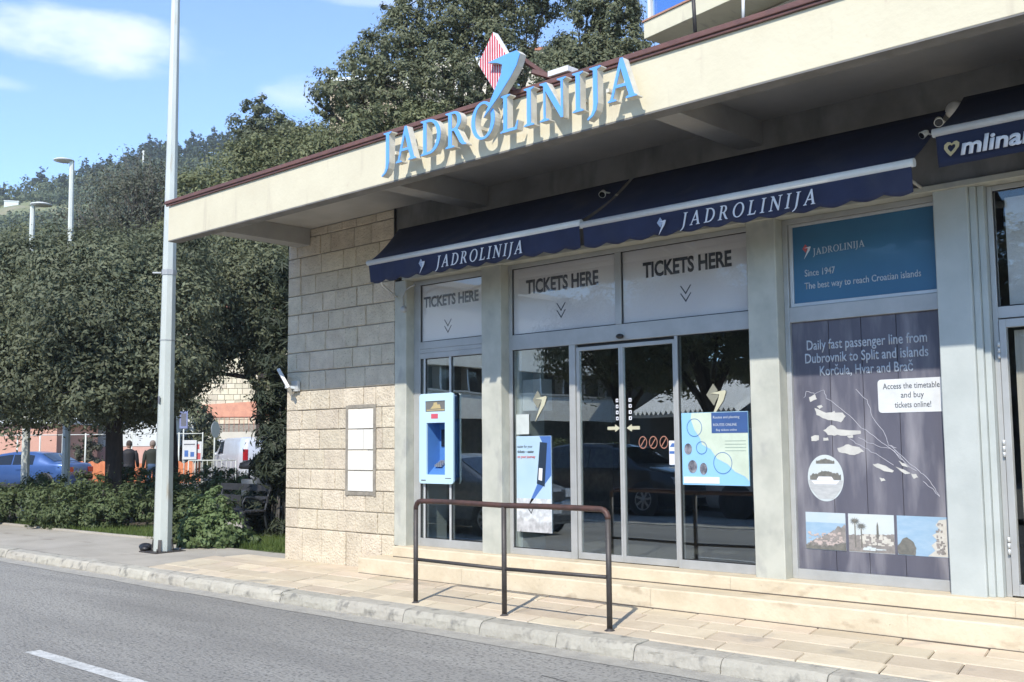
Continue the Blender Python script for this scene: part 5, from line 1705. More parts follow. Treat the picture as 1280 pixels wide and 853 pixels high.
# grass
g = np.random.default_rng(5)
n_ = 15000
gx = np.concatenate([g.uniform(-15.6, -12.15, n_ // 2), g.uniform(-22.5, -15.5, n_ // 2)])
gyv = np.concatenate([g.uniform(.52, 2.2, n_ // 2), .46 + g.random(n_ // 2) ** 1.6 * 1.2])
h = g.uniform(.03, .11, n_)
an = g.uniform(0, 6.28, n_)
ln = g.normal(0, .03, (n_, 2))
P0 = np.stack([gx, gyv, np.full(n_, -.03)], 1)
sd = np.stack([np.cos(an), np.sin(an), 0 * an], 1) * .006
tp_ = np.stack([gx + ln[:, 0], gyv + ln[:, 1], h - .02], 1)
V = np.stack([P0 - sd, P0 + sd, tp_ + sd * .2, tp_ - sd * .2], 1).reshape(-1, 3)
go = link('grass', quads_mesh('grass', V, M_GRASS))
go['kind'] = 'stuff'
struct('lawn', MB().add([(-15.5, .46, -.022), (-12.1, .46, -.022), (-12.1, 2.2, -.022), (-15.9, 2.2, -.022)], [(0, 1, 2, 3)]), mat('lawn_turf', (.085, .105, .035), .95, (.06, .07, .03), 6, bump=.4))

# hillside: pines one can tell apart on the skyline, scrub as one mass
def ridge_pt(px_az, rho):
    a = R(px_az)
    xx, yy = -math.sin(a) * rho, math.cos(a) * rho - 8.39
    return Vector((xx, yy, hill_h(xx, yy) - .3))
protos = []
for s in range(3):
    rr = random.Random(60 + s)
    hgt = 9.5
    cs = []
    for lv in range(6):
        zz = 2.6 + lv * 1.25
        rad_ = (3.7 - lv * .46) * rr.uniform(.8, 1.1)
        for q in range(3 if lv < 4 else 2):
            a = rr.uniform(0, 6.28)
            cs.append((math.cos(a) * rad_ * .55, math.sin(a) * rad_ * .55, zz + rr.uniform(-.3, .3), rad_ * .62, .6))
    cs.append((0, 0, 9.6, .7, 1.2))
    mt = MB().tube([(0, 0, -.5), (.1, 0, 4), (0, .1, 9.5)], [.26, .2, .05], 6)
    cm = quads_mesh('crown', leaf_mesh(cs, 3600, .62, 90 + s, aspect=.5), M_PINE)
    protos.append((mt, cm))
pr_rng = random.Random(8)
spots = []
az = 44.0
while az < 70.5:
    dens = 1.0
    rho = pr_rng.uniform(318, 349)
    if 47 < az < 66.3 or pr_rng.random() < .30:
        spots.append((az, rho, pr_rng.uniform(.55, 1.0) if az < 62 else pr_rng.uniform(.42, .8)))
    az += pr_rng.uniform(.18, .50)
tm = None
firsts = {}
for i, (a, rho, s) in enumerate(spots):
    k = i % 3
    p = ridge_pt(a, rho)
    e = bpy.data.objects.new('pine_tree', None)
    COL.objects.link(e)
    e.location = p
    e.scale = (s, s, s * pr_rng.uniform(.9, 1.2))
    e.rotation_euler = (0, 0, pr_rng.uniform(0, 6.28))
    tag(e, 'dark green pine standing in the row on the hill skyline', 'pine tree', 'pines along the hill ridge')
    if k not in firsts:
        tmesh = bpy.data.meshes.new('trunk')
        tmesh.from_pydata(protos[k][0].v, [], protos[k][0].f)
        tmesh.materials.append(M_TWIG)
        firsts[k] = (tmesh, protos[k][1])
    for nm, me in zip(('trunk', 'crown'), firsts[k]):
        c = bpy.data.objects.new(nm, me)
        COL.objects.link(c)
        c.parent = e
g = np.random.default_rng(77)
Vs = []
cl_ = []
for i in range(5200):
    a = g.uniform(40, 72)
    rho = 100 + 245 * g.random() ** .8
    p = ridge_pt(a, rho)
    nn = mnoise.noise(Vector((p.x / 28, p.y / 28, 11)))
    if nn < -.20:
        continue
    r_ = g.uniform(1.4, 3.6) * (1 + nn * .6)
    cl_.append((p.x, p.y, p.z + .5 + r_ * .45, r_, .8))
so = link('hillside_scrub', quads_mesh('hillside_scrub', leaf_mesh(cl_, 260000, .8, 78, aspect=.7, up=.4), M_SCRUB))
so['kind'] = 'stuff'
yb = [(*ridge_pt(62.0 + q * .35, 268 + q * 2), 1.6, .5) for q in range(4)]
yb = [(a, b, c + .6, d, e) for a, b, c, d, e in yb]
bush('patch of bright yellow-green broom on the hillside under the pines', tuple(yb[0][:3]), yb, 900, .6, leaf_mat('yellow_broom_flower', (.42, .40, .03), (.3, .3, .03)), 79, name='broom_bush', cat='shrub', stem=False)

# ================================================================== VEHICLES
M_TYRE = mat('tyre_rubber', (.018, .018, .018), .85)
M_RIM = mat('alloy_rim', (.42, .43, .44), .35, metallic=.7)
M_HEADLAMP = mat('headlamp_glass', (.55, .57, .6), .1, coat=.6)
M_TAIL = mat('red_tail_lamp', (.42, .015, .02), .2, coat=.5)
M_PLATE = mat('number_plate', (.62, .62, .62), .5)
M_TRIM = mat('dark_car_trim', (.025, .025, .027), .6)


def vehicle(name, label, cat, loc, heading, L, Wd, prof, belt, wheels, wr, paint, roofw=.80, windows=(), front_glass=None, rear_glass=None, group=None, lamps=None, zb=.20, mirror_x=None, rim=M_RIM, tail=None, handle=True):
    """prof: list of (x, z) of the top outline from rear (x = 0) to front (x = L)"""
    t = thing(name, label, cat, loc, group)
    t.rotation_euler = (0, 0, heading)
    def add(nm, mb, m, par=None, bevel=0):
        me = bpy.data.meshes.new(nm)
        me.from_pydata(mb.v, [], mb.f)
        me.polygons.foreach_set('use_smooth', mb.s)
        me.materials.append(m)
        o = bpy.data.objects.new(nm, me)
        COL.objects.link(o)
        o.parent = par or t
        if bevel:
            md = o.modifiers.new('bevel', 'BEVEL')
            md.width = bevel
            md.segments = 2
        return o
    xs = np.array([p[0] for p in prof])
    zs = np.array([p[1] for p in prof])
    H = zs.max()
    top = lambda x: float(np.interp(x, xs, zs))
    hw = Wd / 2
    def plan(x):
        e = min(x, L - x)
        return hw * (1 - .16 * max(0, 1 - e / .55) ** 2)
    def section(x):
        z = top(x)
        w = plan(x)
        b = min(belt, z - .04)
        fr = max(0.0, (z - belt) / (H - belt)) if z > belt else 0
        wr_ = w * (1 - (1 - roofw) * fr)
        if z <= belt + .05:
            wr_ = w * .93
        return [(0, zb), (w * .86, zb), (w * .97, zb + .12), (w, (zb + b) * .52), (w * .985, b), (wr_, z - .07 * (1 if fr > .3 else .35)), (wr_ * .86, z - .008), (wr_ * .45, z + .012), (0, z + .018)]
    st = sorted(set(list(np.linspace(0, L, 41).round(3)) + [float(v) for v in xs]))
    mb = MB()
    vs = []
    for x in st:
        s = section(x)
        ring = [(x, y, z) for y, z in s] + [(x, -y, z) for y, z in reversed(s[1:-1])]
        vs += ring
    k = 16
    fs_ = [(i * k + q, i * k + (q + 1) % k, (i + 1) * k + (q + 1) % k, (i + 1) * k + q) for i in range(len(st) - 1) for q in range(k)]
    fs_ += [tuple(reversed(range(k))), tuple((len(st) - 1) * k + q for q in range(k))]
    mb.add(vs, fs_, True)
    mb.f = [tuple(reversed(f)) for f in mb.f]
    body = add('body', mb, paint)
    def side_pt(x, v, sg):
        s = section(x)
        a, b = s[4], s[5]
        y = a[0] + (b[0] - a[0]) * v
        z = a[1] + (b[1] - a[1]) * v
        return (x, sg * (y + .008), z + .002)
    for (b0, b1, t0, t1) in windows:
        for sg in (-1, 1):
            w = MB()
            n = 8
            vs = []
            for i in range(n + 1):
                f_ = i / n
                for v in (.10, .5, .93):
                    xb, xt = b0 + (b1 - b0) * f_, t0 + (t1 - t0) * f_
                    vs.append(side_pt(xb + (xt - xb) * v, v, sg))
            w.add(vs, [(i * 3 + q, (i + 1) * 3 + q, (i + 1) * 3 + q + 1, i * 3 + q + 1) for i in range(n) for q in range(2)])
            o = add('side_window', w, M_CARGLASS)
            md = o.modifiers.new('thickness', 'SOLIDIFY')
            md.thickness = .006
            md.offset = 0
    def top_glass(nm, xa, xb, ya=.80, yb=.80):
        w = MB()
        vs = []
        n = 8
        for i in range(n + 1):
            x = xa + (xb - xa) * i / n
            s = section(x)
            yy = [-.98, -.8, -.4, 0, .4, .8, .98]
            for q in yy:
                wy = s[6][0] * abs(q) * 1.0
                zq = np.interp(wy, [0, s[7][0], s[6][0]], [s[8][1], s[7][1], s[6][1]])
                vs.append((x, math.copysign(wy, q), float(zq) + .012))
        m_ = 7
        w.add(vs, [(i * m_ + q, (i + 1) * m_ + q, (i + 1) * m_ + q + 1, i * m_ + q + 1) for i in range(n) for q in range(m_ - 1)])
        o = add(nm, w, M_CARGLASS)
        md = o.modifiers.new('thickness', 'SOLIDIFY')
        md.thickness = .006
        md.offset = 0
    if front_glass:
        top_glass('windscreen', *front_glass)
    if rear_glass:
        top_glass('rear_window', *rear_glass)
    for wx in wheels:
        for sg in (-1, 1):
            y = sg * (hw - .10)
            arch = MB().lathe((wx, sg * (hw - .012), wr), [(wr + .065, -.004), (wr + .065, .02 * 1), (wr + .0, .021)] if sg > 0 else [(wr + .065, .004), (wr + .065, -.02), (wr + .0, -.021)], 24, 'y')
            arch.add([(wx + (wr + .06) * math.cos(2 * math.pi * q / 24), sg * (hw + .004), wr + (wr + .06) * math.sin(2 * math.pi * q / 24)) for q in range(24)], [tuple(range(24))])
            add('wheel_arch', arch, M_TRIM)
            wo = add('wheel', MB().lathe((wx, y, wr), [(wr * .62, sg * .12), (wr * .93, sg * .125), (wr, sg * .09), (wr, -sg * .09), (wr * .9, -sg * .11), (wr * .3, -sg * .11)], 24, 'y'), M_TYRE)
            rm = MB().lathe((wx, y, wr), [(wr * .66, sg * .125), (wr * .60, sg * .128), (wr * .57, sg * .06), (.001, sg * .055)], 24, 'y')
            add('rim_well', rm, M_TRIM, wo)
            sp = MB()
            for q in range(7):
                a = 2 * math.pi * q / 7
                sp.bar((wx + .03 * math.cos(a), y + sg * .11, wr + .03 * math.sin(a)), (wx + wr * .62 * math.cos(a + .12), y + sg * .122, wr + wr * .62 * math.sin(a + .12)), .05, .018, (0, 1, 0))
            sp.lathe((wx, y, wr), [(.001, sg * .128), (.06, sg * .125), (.065, sg * .10)], 12, 'y').lathe((wx, y, wr), [(wr * .66, sg * .126), (wr * .64, sg * .132), (wr * .60, sg * .13), (wr * .59, sg * .10)], 24, 'y')
            add('rim', sp, rim, wo)
    zl = belt - .17
    for sg in (-1, 1):
        lz = lamps or (zl - .10, zl + .06)
        add('headlight', MB().box(L - .30, L - .025, sg * plan(L - .1) * .98 - .03, sg * plan(L - .1) * .98 - .03 + .06, lz[0], lz[1]).box(L - .10, L + .012, min(sg * hw * .45, sg * hw * .80), max(sg * hw * .45, sg * hw * .80), lz[0], lz[1]), M_HEADLAMP, None, .01)
        tz = tail or (zl - .06, zl + .12)
        add('tail_light', MB().box(-.012, .18, min(sg * hw * (.72 if tail else .52), sg * hw * .88), max(sg * hw * (.72 if tail else .52), sg * hw * .88), tz[0], tz[1]).box(.02, .12 if tail else .24, sg * plan(.12) * .975 - .03, sg * plan(.12) * .975 + .03, tz[0], tz[1]), M_TAIL, None, .01)
        mx = mirror_x or L * .64
        add('mirror', MB().blob((mx, sg * (hw + .10), belt + .06), (.08, .11, .075), 10, 6).bar((mx, sg * (hw - .03), belt + .02), (mx, sg * (hw + .08), belt + .04), .05, .03), paint)
    add('grille', MB().box(L - .02, L + .014, -hw * .42, hw * .42, zl - .16, zl + .02).box(L - .03, L + .012, -hw * .7, hw * .7, zb + .04, zb + .16), M_TRIM, None, .006)
    add('number_plate', MB().box(L, L + .024, -.26, .26, zb + .19, zb + .30).box(-.02, .0, -.26, .26, zl - .14, zl - .03), M_PLATE)
    add('sill', MB().box(wheels[0] + wr + .08, wheels[1] - wr - .08, -hw * .985, hw * .985, zb - .03, zb + .09), M_TRIM, None, .01)
    if handle:
        hd_ = MB()
        for sg in (-1, 1):
            for q in (.40, .60):
                hd_.box(L * q, L * q + .2, sg * hw - .01, sg * hw + .014, belt - .14, belt - .105)
        add('door_handle', hd_, paint)
    return t


sedan = [(0, .62), (.02, .92), (.10, 1.00), (.55, 1.04), (1.15, 1.36), (1.6, 1.42), (2.3, 1.42), (2.75, 1.36), (3.35, 1.02), (4.2, .86), (4.45, .72), (4.5, .50)]
p = (-38.1, 9.29, -0.03)
vehicle('saloon_car', 'bright blue saloon car parked by the hedge, seen from behind', 'car', (p[0], p[1], -.05), R(213), 4.5, 1.78, sedan, .92, (.85, 3.55), .31, car_paint('bright_blue_paint', (.05, .115, .30)),
        windows=((1.35, 2.15, 1.35, 2.15), (2.2, 3.05, 2.2, 2.75)), front_glass=(2.78, 3.30), rear_glass=(.62, 1.12))
van = [(0, .55), (.02, 1.75), (.10, 1.90), (.5, 1.95), (3.0, 1.94), (3.45, 1.86), (4.2, 1.24), (4.75, 1.05), (4.88, .8), (4.9, .45)]
p = (-37.4, 16.63, -0.05)
M_WHITEPAINT = car_paint('white_van_paint', (.72, .73, .74))
vehicle('white_van', 'white panel van nearest the hedge, parked tail towards the oleander', 'van', (p[0], p[1], -.05), R(163), 4.9, 1.92, van, 1.18, (.85, 3.95), .33, M_WHITEPAINT, roofw=.88,
        windows=((2.95, 3.80, 3.0, 3.45),), front_glass=(3.52, 4.15), mirror_x=3.6, tail=(1.0, 1.45), group='white vans in the car park')
p = (-44.99, 21.47, -0.05)
vehicle('white_van', 'second white van half hidden behind the nearer one, front windows showing', 'van', (p[0], p[1], -.05), R(178), 4.9, 1.92, van, 1.18, (.85, 3.95), .33, M_WHITEPAINT, roofw=.88,
        windows=((2.95, 3.80, 3.0, 3.45), (1.5, 2.75, 1.5, 2.75)), front_glass=(3.52, 4.15), mirror_x=3.6, tail=(1.0, 1.45), group='white vans in the car park')
p = (-50.5, 27.57, -0.05)
vehicle('parked_car', 'dark blue car roof glimpsed through the oleander beside the stone wall', 'car', (p[0], p[1], -.05), R(215), 4.4, 1.78, [(a, b * 1.12) for a, b in sedan[:-1]] + [(4.4, .5)], 1.0, (.85, 3.5), .32, car_paint('dark_blue_paint', (.02, .035, .09)),
        windows=((1.35, 2.15, 1.35, 2.15), (2.2, 3.05, 2.2, 2.75)), front_glass=(2.78, 3.30), rear_glass=(.62, 1.12))
# vehicles across the road, which the shopfront glass mirrors
suv = [(0, .6), (.03, 1.0), (.12, 1.12), (.5, 1.42), (.8, 1.60), (1.3, 1.66), (2.3, 1.64), (2.75, 1.55), (3.45, 1.13), (4.3, 1.0), (4.55, .82), (4.62, .5)]
vehicle('dark_suv', 'dark grey sports utility car across the road, mirrored in the sliding doors', 'car', (-18.5, -12.40, -.165), 0, 4.62, 1.86, suv, 1.02, (.92, 3.66), .36, car_paint('dark_grey_paint', (.035, .037, .042)),
        windows=((.95, 1.95, 1.05, 1.95), (2.0, 3.15, 2.0, 2.7)), front_glass=(2.78, 3.38), rear_glass=(.2, .72))
vehicle('grey_van', 'light grey van across the road, mirrored in the right fixed pane', 'van', (-13.4, -12.75, -.165), 0, 4.9, 1.95, van, 1.18, (.85, 3.95), .36, car_paint('light_grey_paint', (.42, .43, .44)), roofw=.88,
        windows=((2.95, 3.80, 3.0, 3.45),), front_glass=(3.52, 4.15), mirror_x=3.6, rim=M_TRIM)
hatch = [(0, .6), (.03, .95), (.10, 1.05), (.4, 1.36), (.8, 1.46), (2.0, 1.47), (2.45, 1.40), (3.3, 1.0), (3.95, .84), (4.15, .68), (4.2, .48)]
vehicle('silver_car', 'silver hatchback driving past, mirrored in the narrow window behind the cash machine', 'car', (-17.15, -6.1, -.17), 0, 4.2, 1.76, hatch, .95, (.80, 3.42), .31, car_paint('silver_paint', (.22, .23, .24)),
        windows=((.75, 1.6, .85, 1.6), (1.65, 2.85, 1.65, 2.4)), front_glass=(2.48, 3.24), rear_glass=(.14, .38))

# ================================================================== PEOPLE
def person(label, loc, heading, jacket, trousers, skin, hair, stride=.12):
    t = thing('person', label, 'person', loc, 'men walking in the car park')
    t.rotation_euler = (0, 0, heading)
    # body as one swept surface: torso with neck and head, legs and arms fused into the same mesh
    b = MB()
    b.lathe((0, 0, 0), [(.001, 1.53), (.05, 1.535), (.075, 1.57), (.088, 1.64), (.085, 1.70), (.06, 1.755), (.001, 1.775)], 14)
    b.tube([(0, 0, 1.40), (0, .005, 1.48), (0, .01, 1.56)], [.068, .058, .056], 12)
    b.blob((0, .085, 1.635), (.017, .022, .025), 8, 6)
    for sx in (-1, 1):
        b.blob((sx * .087, .0, 1.635), (.014, .024, .033), 8, 6)
        b.blob((sx * .032, .078, 1.655), (.012, .008, .009), 8, 6)
        # arms and hands
        hx_, hy_ = sx * .29, -.02 + sx * .06
        b.tube([(sx * .19, 0, 1.42), (sx * .245, -.01, 1.15), (hx_, hy_ + .03, .90)], [.05, .043, .03], 10)
        b.blob((hx_, hy_ + .04, .845), (.028, .042, .05), 8, 6)
        for q in range(4):
            yy = hy_ + .012 + q * .019
            l_ = (.055, .068, .072, .06)[q]
            b.tube([(hx_, yy, .81), (hx_ - sx * .006, yy + .004, .81 - l_ * .6), (hx_ - sx * .02, yy + .006, .81 - l_)], [.0095, .009, .007], 6)
        b.tube([(hx_, hy_ + .075, .86), (hx_ - sx * .012, hy_ + .105, .83), (hx_ - sx * .016, hy_ + .11, .80)], [.011, .0105, .008], 6)
        fy = sx * stride
        b.tube([(sx * .09, 0, .92), (sx * .095, fy * .6 + .02, .50), (sx * .095, fy, .08)], [.08, .058, .042], 10)
        b.blob((sx * .10, fy + .05, .045), (.05, .13, .045), 10, 6)
    tb = MB().lathe((0, 0, 0), [(.001, .86), (.15, .88), (.165, .98), (.15, 1.12), (.175, 1.32), (.17, 1.42), (.08, 1.47), (.001, 1.48)], 16)
    b.add([(x * .98, y * .62, z) for x, y, z in tb.v], tb.f, True)
    def child(nm, mb, m):
        o = obj(nm, mb, m)
        o.parent = t
        return o
    child('body', b, skin)
    hr = MB().lathe((0, -.006, 0), [(.093, 1.62), (.097, 1.67), (.09, 1.72), (.06, 1.772), (.001, 1.79)], 14)
    child('hair', hr, hair)
    j = MB()
    prof = [(.185, .84), (.19, .90), (.18, 1.02), (.178, 1.15), (.20, 1.32), (.195, 1.42), (.12, 1.475), (.075, 1.50)]
    j.lathe((0, 0, 0), prof, 20)
    j.v = [(x * 1.12, y * .78, z) for x, y, z in j.v]
    for sx in (-1, 1):
        j.tube([(sx * .175, 0, 1.43), (sx * .235, -.005, 1.30), (sx * .262, -.01, 1.14), (sx * .285, sx * .06, .91)], [.072, .068, .06, .048], 12)
    child('jacket', j, jacket)
    tr_ = MB().lathe((0, 0, 0), [(.10, .80), (.175, .84), (.182, .95), (.17, 1.0)], 16)
    for sx in (-1, 1):
        fy = sx * stride
        tr_.tube([(sx * .085, 0, .92), (sx * .09, fy * .3, .72), (sx * .095, fy * .6 + .02, .50), (sx * .095, fy, .10)], [.098, .088, .07, .06], 12)
    child('trousers', tr_, trousers)
    sh = MB()
    for sx in (-1, 1):
        sh.blob((sx * .10, sx * stride + .05, .05), (.056, .14, .052), 12, 6)
    child('shoe', sh, M_BLACK)
M_SKIN = mat('skin', (.40, .25, .18), .5)
M_DARKHAIR = mat('short_brown_hair', (.06, .045, .035), .8)
M_GREYHAIR = mat('cropped_grey_hair', (.24, .19, .16), .8)
person('man in a black jacket walking away, in the gap between trunk and lamp post', (-33.82, 8.93, -0.05), R(55), mat('black_jacket', (.014, .014, .018), .7), mat('dark_trousers', (.03, .03, .035), .8), M_SKIN, M_DARKHAIR)
person('man in a dark green top and blue jeans, partly hidden by the lamp post', (-33.48, 9.59, -0.05), R(60), mat('dark_green_top', (.025, .03, .022), .8), mat('blue_jeans', (.06, .11, .20), .8), M_SKIN, M_GREYHAIR, .18)

# ================================================================== CONSTRUCTION SITE AND HOUSES BEYOND
Mv = lambda p, dx=0, dy=0, z=None: (p[0] + dx, p[1] + dy, p[2] if z is None else z)
def oriented(origin, ang):
    ca, sa = math.cos(R(ang)), math.sin(R(ang))
    return lambda x, y, z: (origin[0] + x * ca - y * sa, origin[1] + x * sa + y * ca, z)
M_ORANGENET = mat('orange_safety_mesh', (.66, .24, .11), .7, (.58, .19, .08), 4)
M_PINKWALL = mat('salmon_render', (.62, .36, .27), .9, (.56, .32, .24), 2)
M_HUTWHITE = mat('white_hut_panel', (.66, .69, .67), .6, (.6, .63, .61), 3)
M_CREAMWALL = mat('cream_house_render', (.62, .56, .45), .9, (.55, .5, .4), 1)
o = (-45.11, 17.48, -0.05)
f = oriented(o, 222)
hut = thing('site_hut', 'white site hut with pink lower wall behind the two men', 'hut', o)
obj('wall', MB().box(0, 6.2, 0, 2.6, 0, 1.55, f), mat('pink_panel', (.66, .40, .33), .8), hut)
obj('upper_panel', MB().box(-.02, 6.22, -.03, 2.62, 1.56, 2.75, f), M_HUTWHITE, hut)
obj('roof', MB().box(-.15, 6.4, -.2, 2.8, 2.76, 2.88, f), M_HUTWHITE, hut, .02)
obj('end_post', MB().box(-.5, -.05, -.12, .5, 0, 2.9, f), M_HUTWHITE, hut)
o = (-45.08, 13.24, -0.05)
f = oriented(o, 222)
ph_ = thing('low_building', 'low salmon-pink building with white posts behind the blue car', 'building', o)
obj('wall', MB().box(0, 9.5, 0, 4, 0, 2.45, f), M_PINKWALL, ph_)
po = MB()
for q in (.2, 2.2, 2.75, 3.1, 5.2, 5.8, 7.0):
    po.box(q, q + .18, -.25, -.05, 0, 2.45, f)
obj('white_post', po, M_WHITEBAR, ph_)
obj('roof', MB().box(-.3, 9.8, -.5, 4.2, 2.46, 2.62, f), M_HUTWHITE, ph_)
obj('doorway', MB().box(2.4, 2.72, -.02, .05, .0, 2.2, f), M_DARKIRON, ph_)
for k_, (pxa, dd_) in enumerate(((-6, 46.0), (22, 45.6), (52, 45.2), (100, 44.4), (122, 44.0), (148, 43.6), (175, 43.2), (202, 42.8), (222, 42.4))):
    a = Vector((-42.94, 8.12, -0.05)).lerp(Vector((-36.55, 12.3, -0.05)), k_ / 8)
    b = Vector((-42.94, 8.12, -0.05)).lerp(Vector((-36.55, 12.3, -0.05)), (k_ + .985) / 8)
    fp = thing('fence_panel', 'orange-netted temporary fence panel in the row behind the car and the two men', 'fence', tuple(a), 'construction fence panels')
    frm = MB()
    for q in (a, b):
        frm.tube([(q.x, q.y, -.05), (q.x, q.y, 2.05)], .024, 6)
    for z in (.15, 2.0):
        frm.tube([(a.x, a.y, z), (b.x, b.y, z)], .02, 6)
    obj('frame', frm, M_PALEPOLE, fp)
    net = MB()
    d = (b - a)
    nrm_ = Vector((-d.y, d.x, 0)).normalized() * .03
    n = 14
    vs = []
    for i in range(n + 1):
        q = a + d * i / n - nrm_ * (1 + .8 * math.sin(i * 1.7 + k_))
        for z in (.15, .4, .7, .95 + .05 * math.sin(i * .9 + k_)):
            vs.append((q.x, q.y, z))
    net.add(vs, [(i * 4 + j, i * 4 + j + 1, i * 4 + j + 5, i * 4 + j + 4) for i in range(n) for j in range(3)])
    nt_ = obj('safety_net', net, M_ORANGENET, fp)
    md = nt_.modifiers.new('thickness', 'SOLIDIFY')
    md.thickness = .004
# barriers and signs by the vans
o = (-34.55, 11.77, -0.05)
f = oriented(o, 42)
ba = thing('site_barrier', 'pale tubular crowd barrier before the white vans', 'barrier', o)
bm_ = MB()
for z in (.25, 1.02):
    bm_.tube([f(-.2, 0, z), f(1.5, 0, z)], .022, 6)
for q in range(11):
    bm_.tube([f(-.2 + q * .17, 0, .25), f(-.2 + q * .17, 0, 1.02)], .011, 5)
bm_.tube([f(-.2, 0, -.05), f(-.2, 0, 1.02)], .022, 6).tube([f(1.5, 0, -.05), f(1.5, 0, 1.02)], .022, 6)
obj('tube_frame', bm_, M_PALEPOLE, ba)
def board(label, pxx, dist, w, h, z0, polys, ang=42):
    o = {0: None}
    t = thing('site_notice_board', label, 'sign', dist, 'safety notice boards on the site fence')
    f = oriented(dist, ang)
    obj('panel', MB().box(-w / 2, w / 2, -.02, .02, z0, z0 + h, f), mat('white_notice_print', (.66, .67, .66), .5), t, .004)
    obj('support', MB().tube([f(-w * .4, .05, -.05), f(-w * .4, .05, z0 + h)], .02, 6).tube([f(w * .4, .05, -.05), f(w * .4, .05, z0 + h)], .02, 6), M_PALEPOLE, t)
    for nm, m, bx_ in polys:
        obj(nm, MB().box(bx_[0], bx_[1], -.026, -.021, bx_[2], bx_[3], f), m, t)
M_REDP = mat('red_print', (.55, .10, .10), .5)
M_BLUEP = mat('strong_blue_print', (.07, .16, .42), .5)
board('white notice board with blue safety symbols, left one on the site fence', 0, (-35.5, 12.13, -0.05), .52, .70, 1.05, [('blue_symbol', M_BLUEP, (-.18, -.04, 1.15, 1.38)), ('blue_symbol', M_BLUEP, (.04, .18, 1.15, 1.32)), ('text_line', M_FADEPRINT, (-.2, .2, 1.58, 1.62))])
board('narrow white notice board with a red square, right of the blue-symbol board', 0, (-35.35, 12.38, -0.05), .30, .70, 1.0, [('red_symbol', M_REDP, (-.11, .11, 1.05, 1.28)), ('text_line', M_REDP, (-.06, .06, 1.42, 1.6))])
rd = (-35.91, 13.4, -0.05)
rs = thing('road_sign', 'round road sign on a thin post, seen from behind, before the white vans', 'road sign', rd)
obj('post', MB().tube([(rd[0], rd[1], -.05), (rd[0], rd[1], 2.45)], .03, 8), M_PALEPOLE, rs)
fr_ = oriented(rd, 118)
dm_ = MB().prism(arc(0, 2.15, .31, .31, 0, 345, 24), [], lambda a, b, d: fr_(a, -.04 + d, b), 0, .012)
obj('disc', dm_, M_ALU_PALE, rs)
pk = (-39.08, 13.92, -0.05)
ps = thing('parking_sign', 'small blue and white sign high on a post at the corner of the site hut', 'sign', pk)
fpk = oriented(pk, 48)
obj('post', MB().tube([(pk[0], pk[1], -.05), (pk[0], pk[1], 3.0)], .03, 8), M_PALEPOLE, ps)
obj('plate', MB().box(-.16, .16, -.05, -.03, 2.25, 2.95, fpk), mat('blue_grey_sign', (.22, .25, .42), .5), ps)
obj('plate_mark', MB().box(-.10, .10, -.056, -.051, 2.35, 2.85, fpk), M_FADEPRINT, ps)

# stone house
o = (-58.92, 25.56, -0.1)
f = oriented(o, 40)
sh_ = thing('stone_house', 'cream stone house with one small window and red-tiled terrace strip behind the vans', 'house', o)
stw = MB()
rs_ = random.Random(4)
z = 1.6
stw.box(-1, 12, .06, 8, -.5, 9.8, f)
obj('core_wall', stw, M_MORTAR, sh_)
blk = MB()
z = 2.9
row = 0
while z < 9.7:
    hh = rs_.uniform(.24, .36)
    x = -1.0
    while x < 12:
        w = rs_.uniform(.28, .62)
        if not (5.0 < x + w and x < 6.0 and 4.4 < z + hh and z < 5.9):
            blk.box(x + .014, x + w - .014, rs_.uniform(-.03, .0), .058, z + .014, z + hh - .014, f)
        x += w
    z += hh
obj('stone_facing', blk, mat('pale_rubble_stone', (.66, .58, .42), .9, (.56, .48, .34), 2, island=.16, bump=.4), sh_)
wf = obj('window', MB().box(5.0, 5.15, -.08, .05, 4.4, 5.9, f).box(5.9, 6.05, -.08, .05, 4.4, 5.9, f).box(5.151, 5.899, -.08, .05, 5.75, 5.9, f).box(5.151, 5.899, -.10, .05, 4.4, 4.5, f), M_CREAMWALL, sh_)
obj('pane', MB().box(5.151, 5.899, .0, .03, 4.501, 5.749, f), M_HOUSEGLASS, wf)
obj('shutter', MB().box(5.16, 5.895, -.03, -.002, 4.51, 4.95, f), mat('terracotta_paint', (.48, .20, .13), .8), wf)
obj('red_strip', MB().prism([(-.5, 3.3), (12, 3.3), (12, 4.6), (5, 4.3), (-.5, 4.0)], [], lambda a, b, d: f(a, -.07 + d, b), 0, .035), mat('terracotta_facing', (.62, .30, .19), .85, (.5, .23, .15), 3, bump=.4), sh_)
ral = MB()
for q in range(34):
    ral.tube([f(2 + q * .3, -1.2, 2.4), f(2 + q * .3, -1.2, 3.3)], .018, 5)
ral.tube([f(2, -1.2, 3.3), f(12, -1.2, 3.3)], .025, 5)
obj('terrace_railing', ral, mat('terracotta_paint', (.48, .20, .13), .8), sh_)
obj('terrace_wall', MB().box(1.5, 12, -1.4, -.1, -.3, 2.4, f), M_CREAMWALL, sh_)
obj('house_roof', MB().prism([(-.4, 0), (8.4, 0), (4, 2.2)], [], lambda a, b, d: f(-1.3 + d, a, 9.8 + b), 0, 13.6), mat('terracotta_tile', (.42, .18, .11), .9, (.3, .13, .08), 8, bump=.5), sh_)

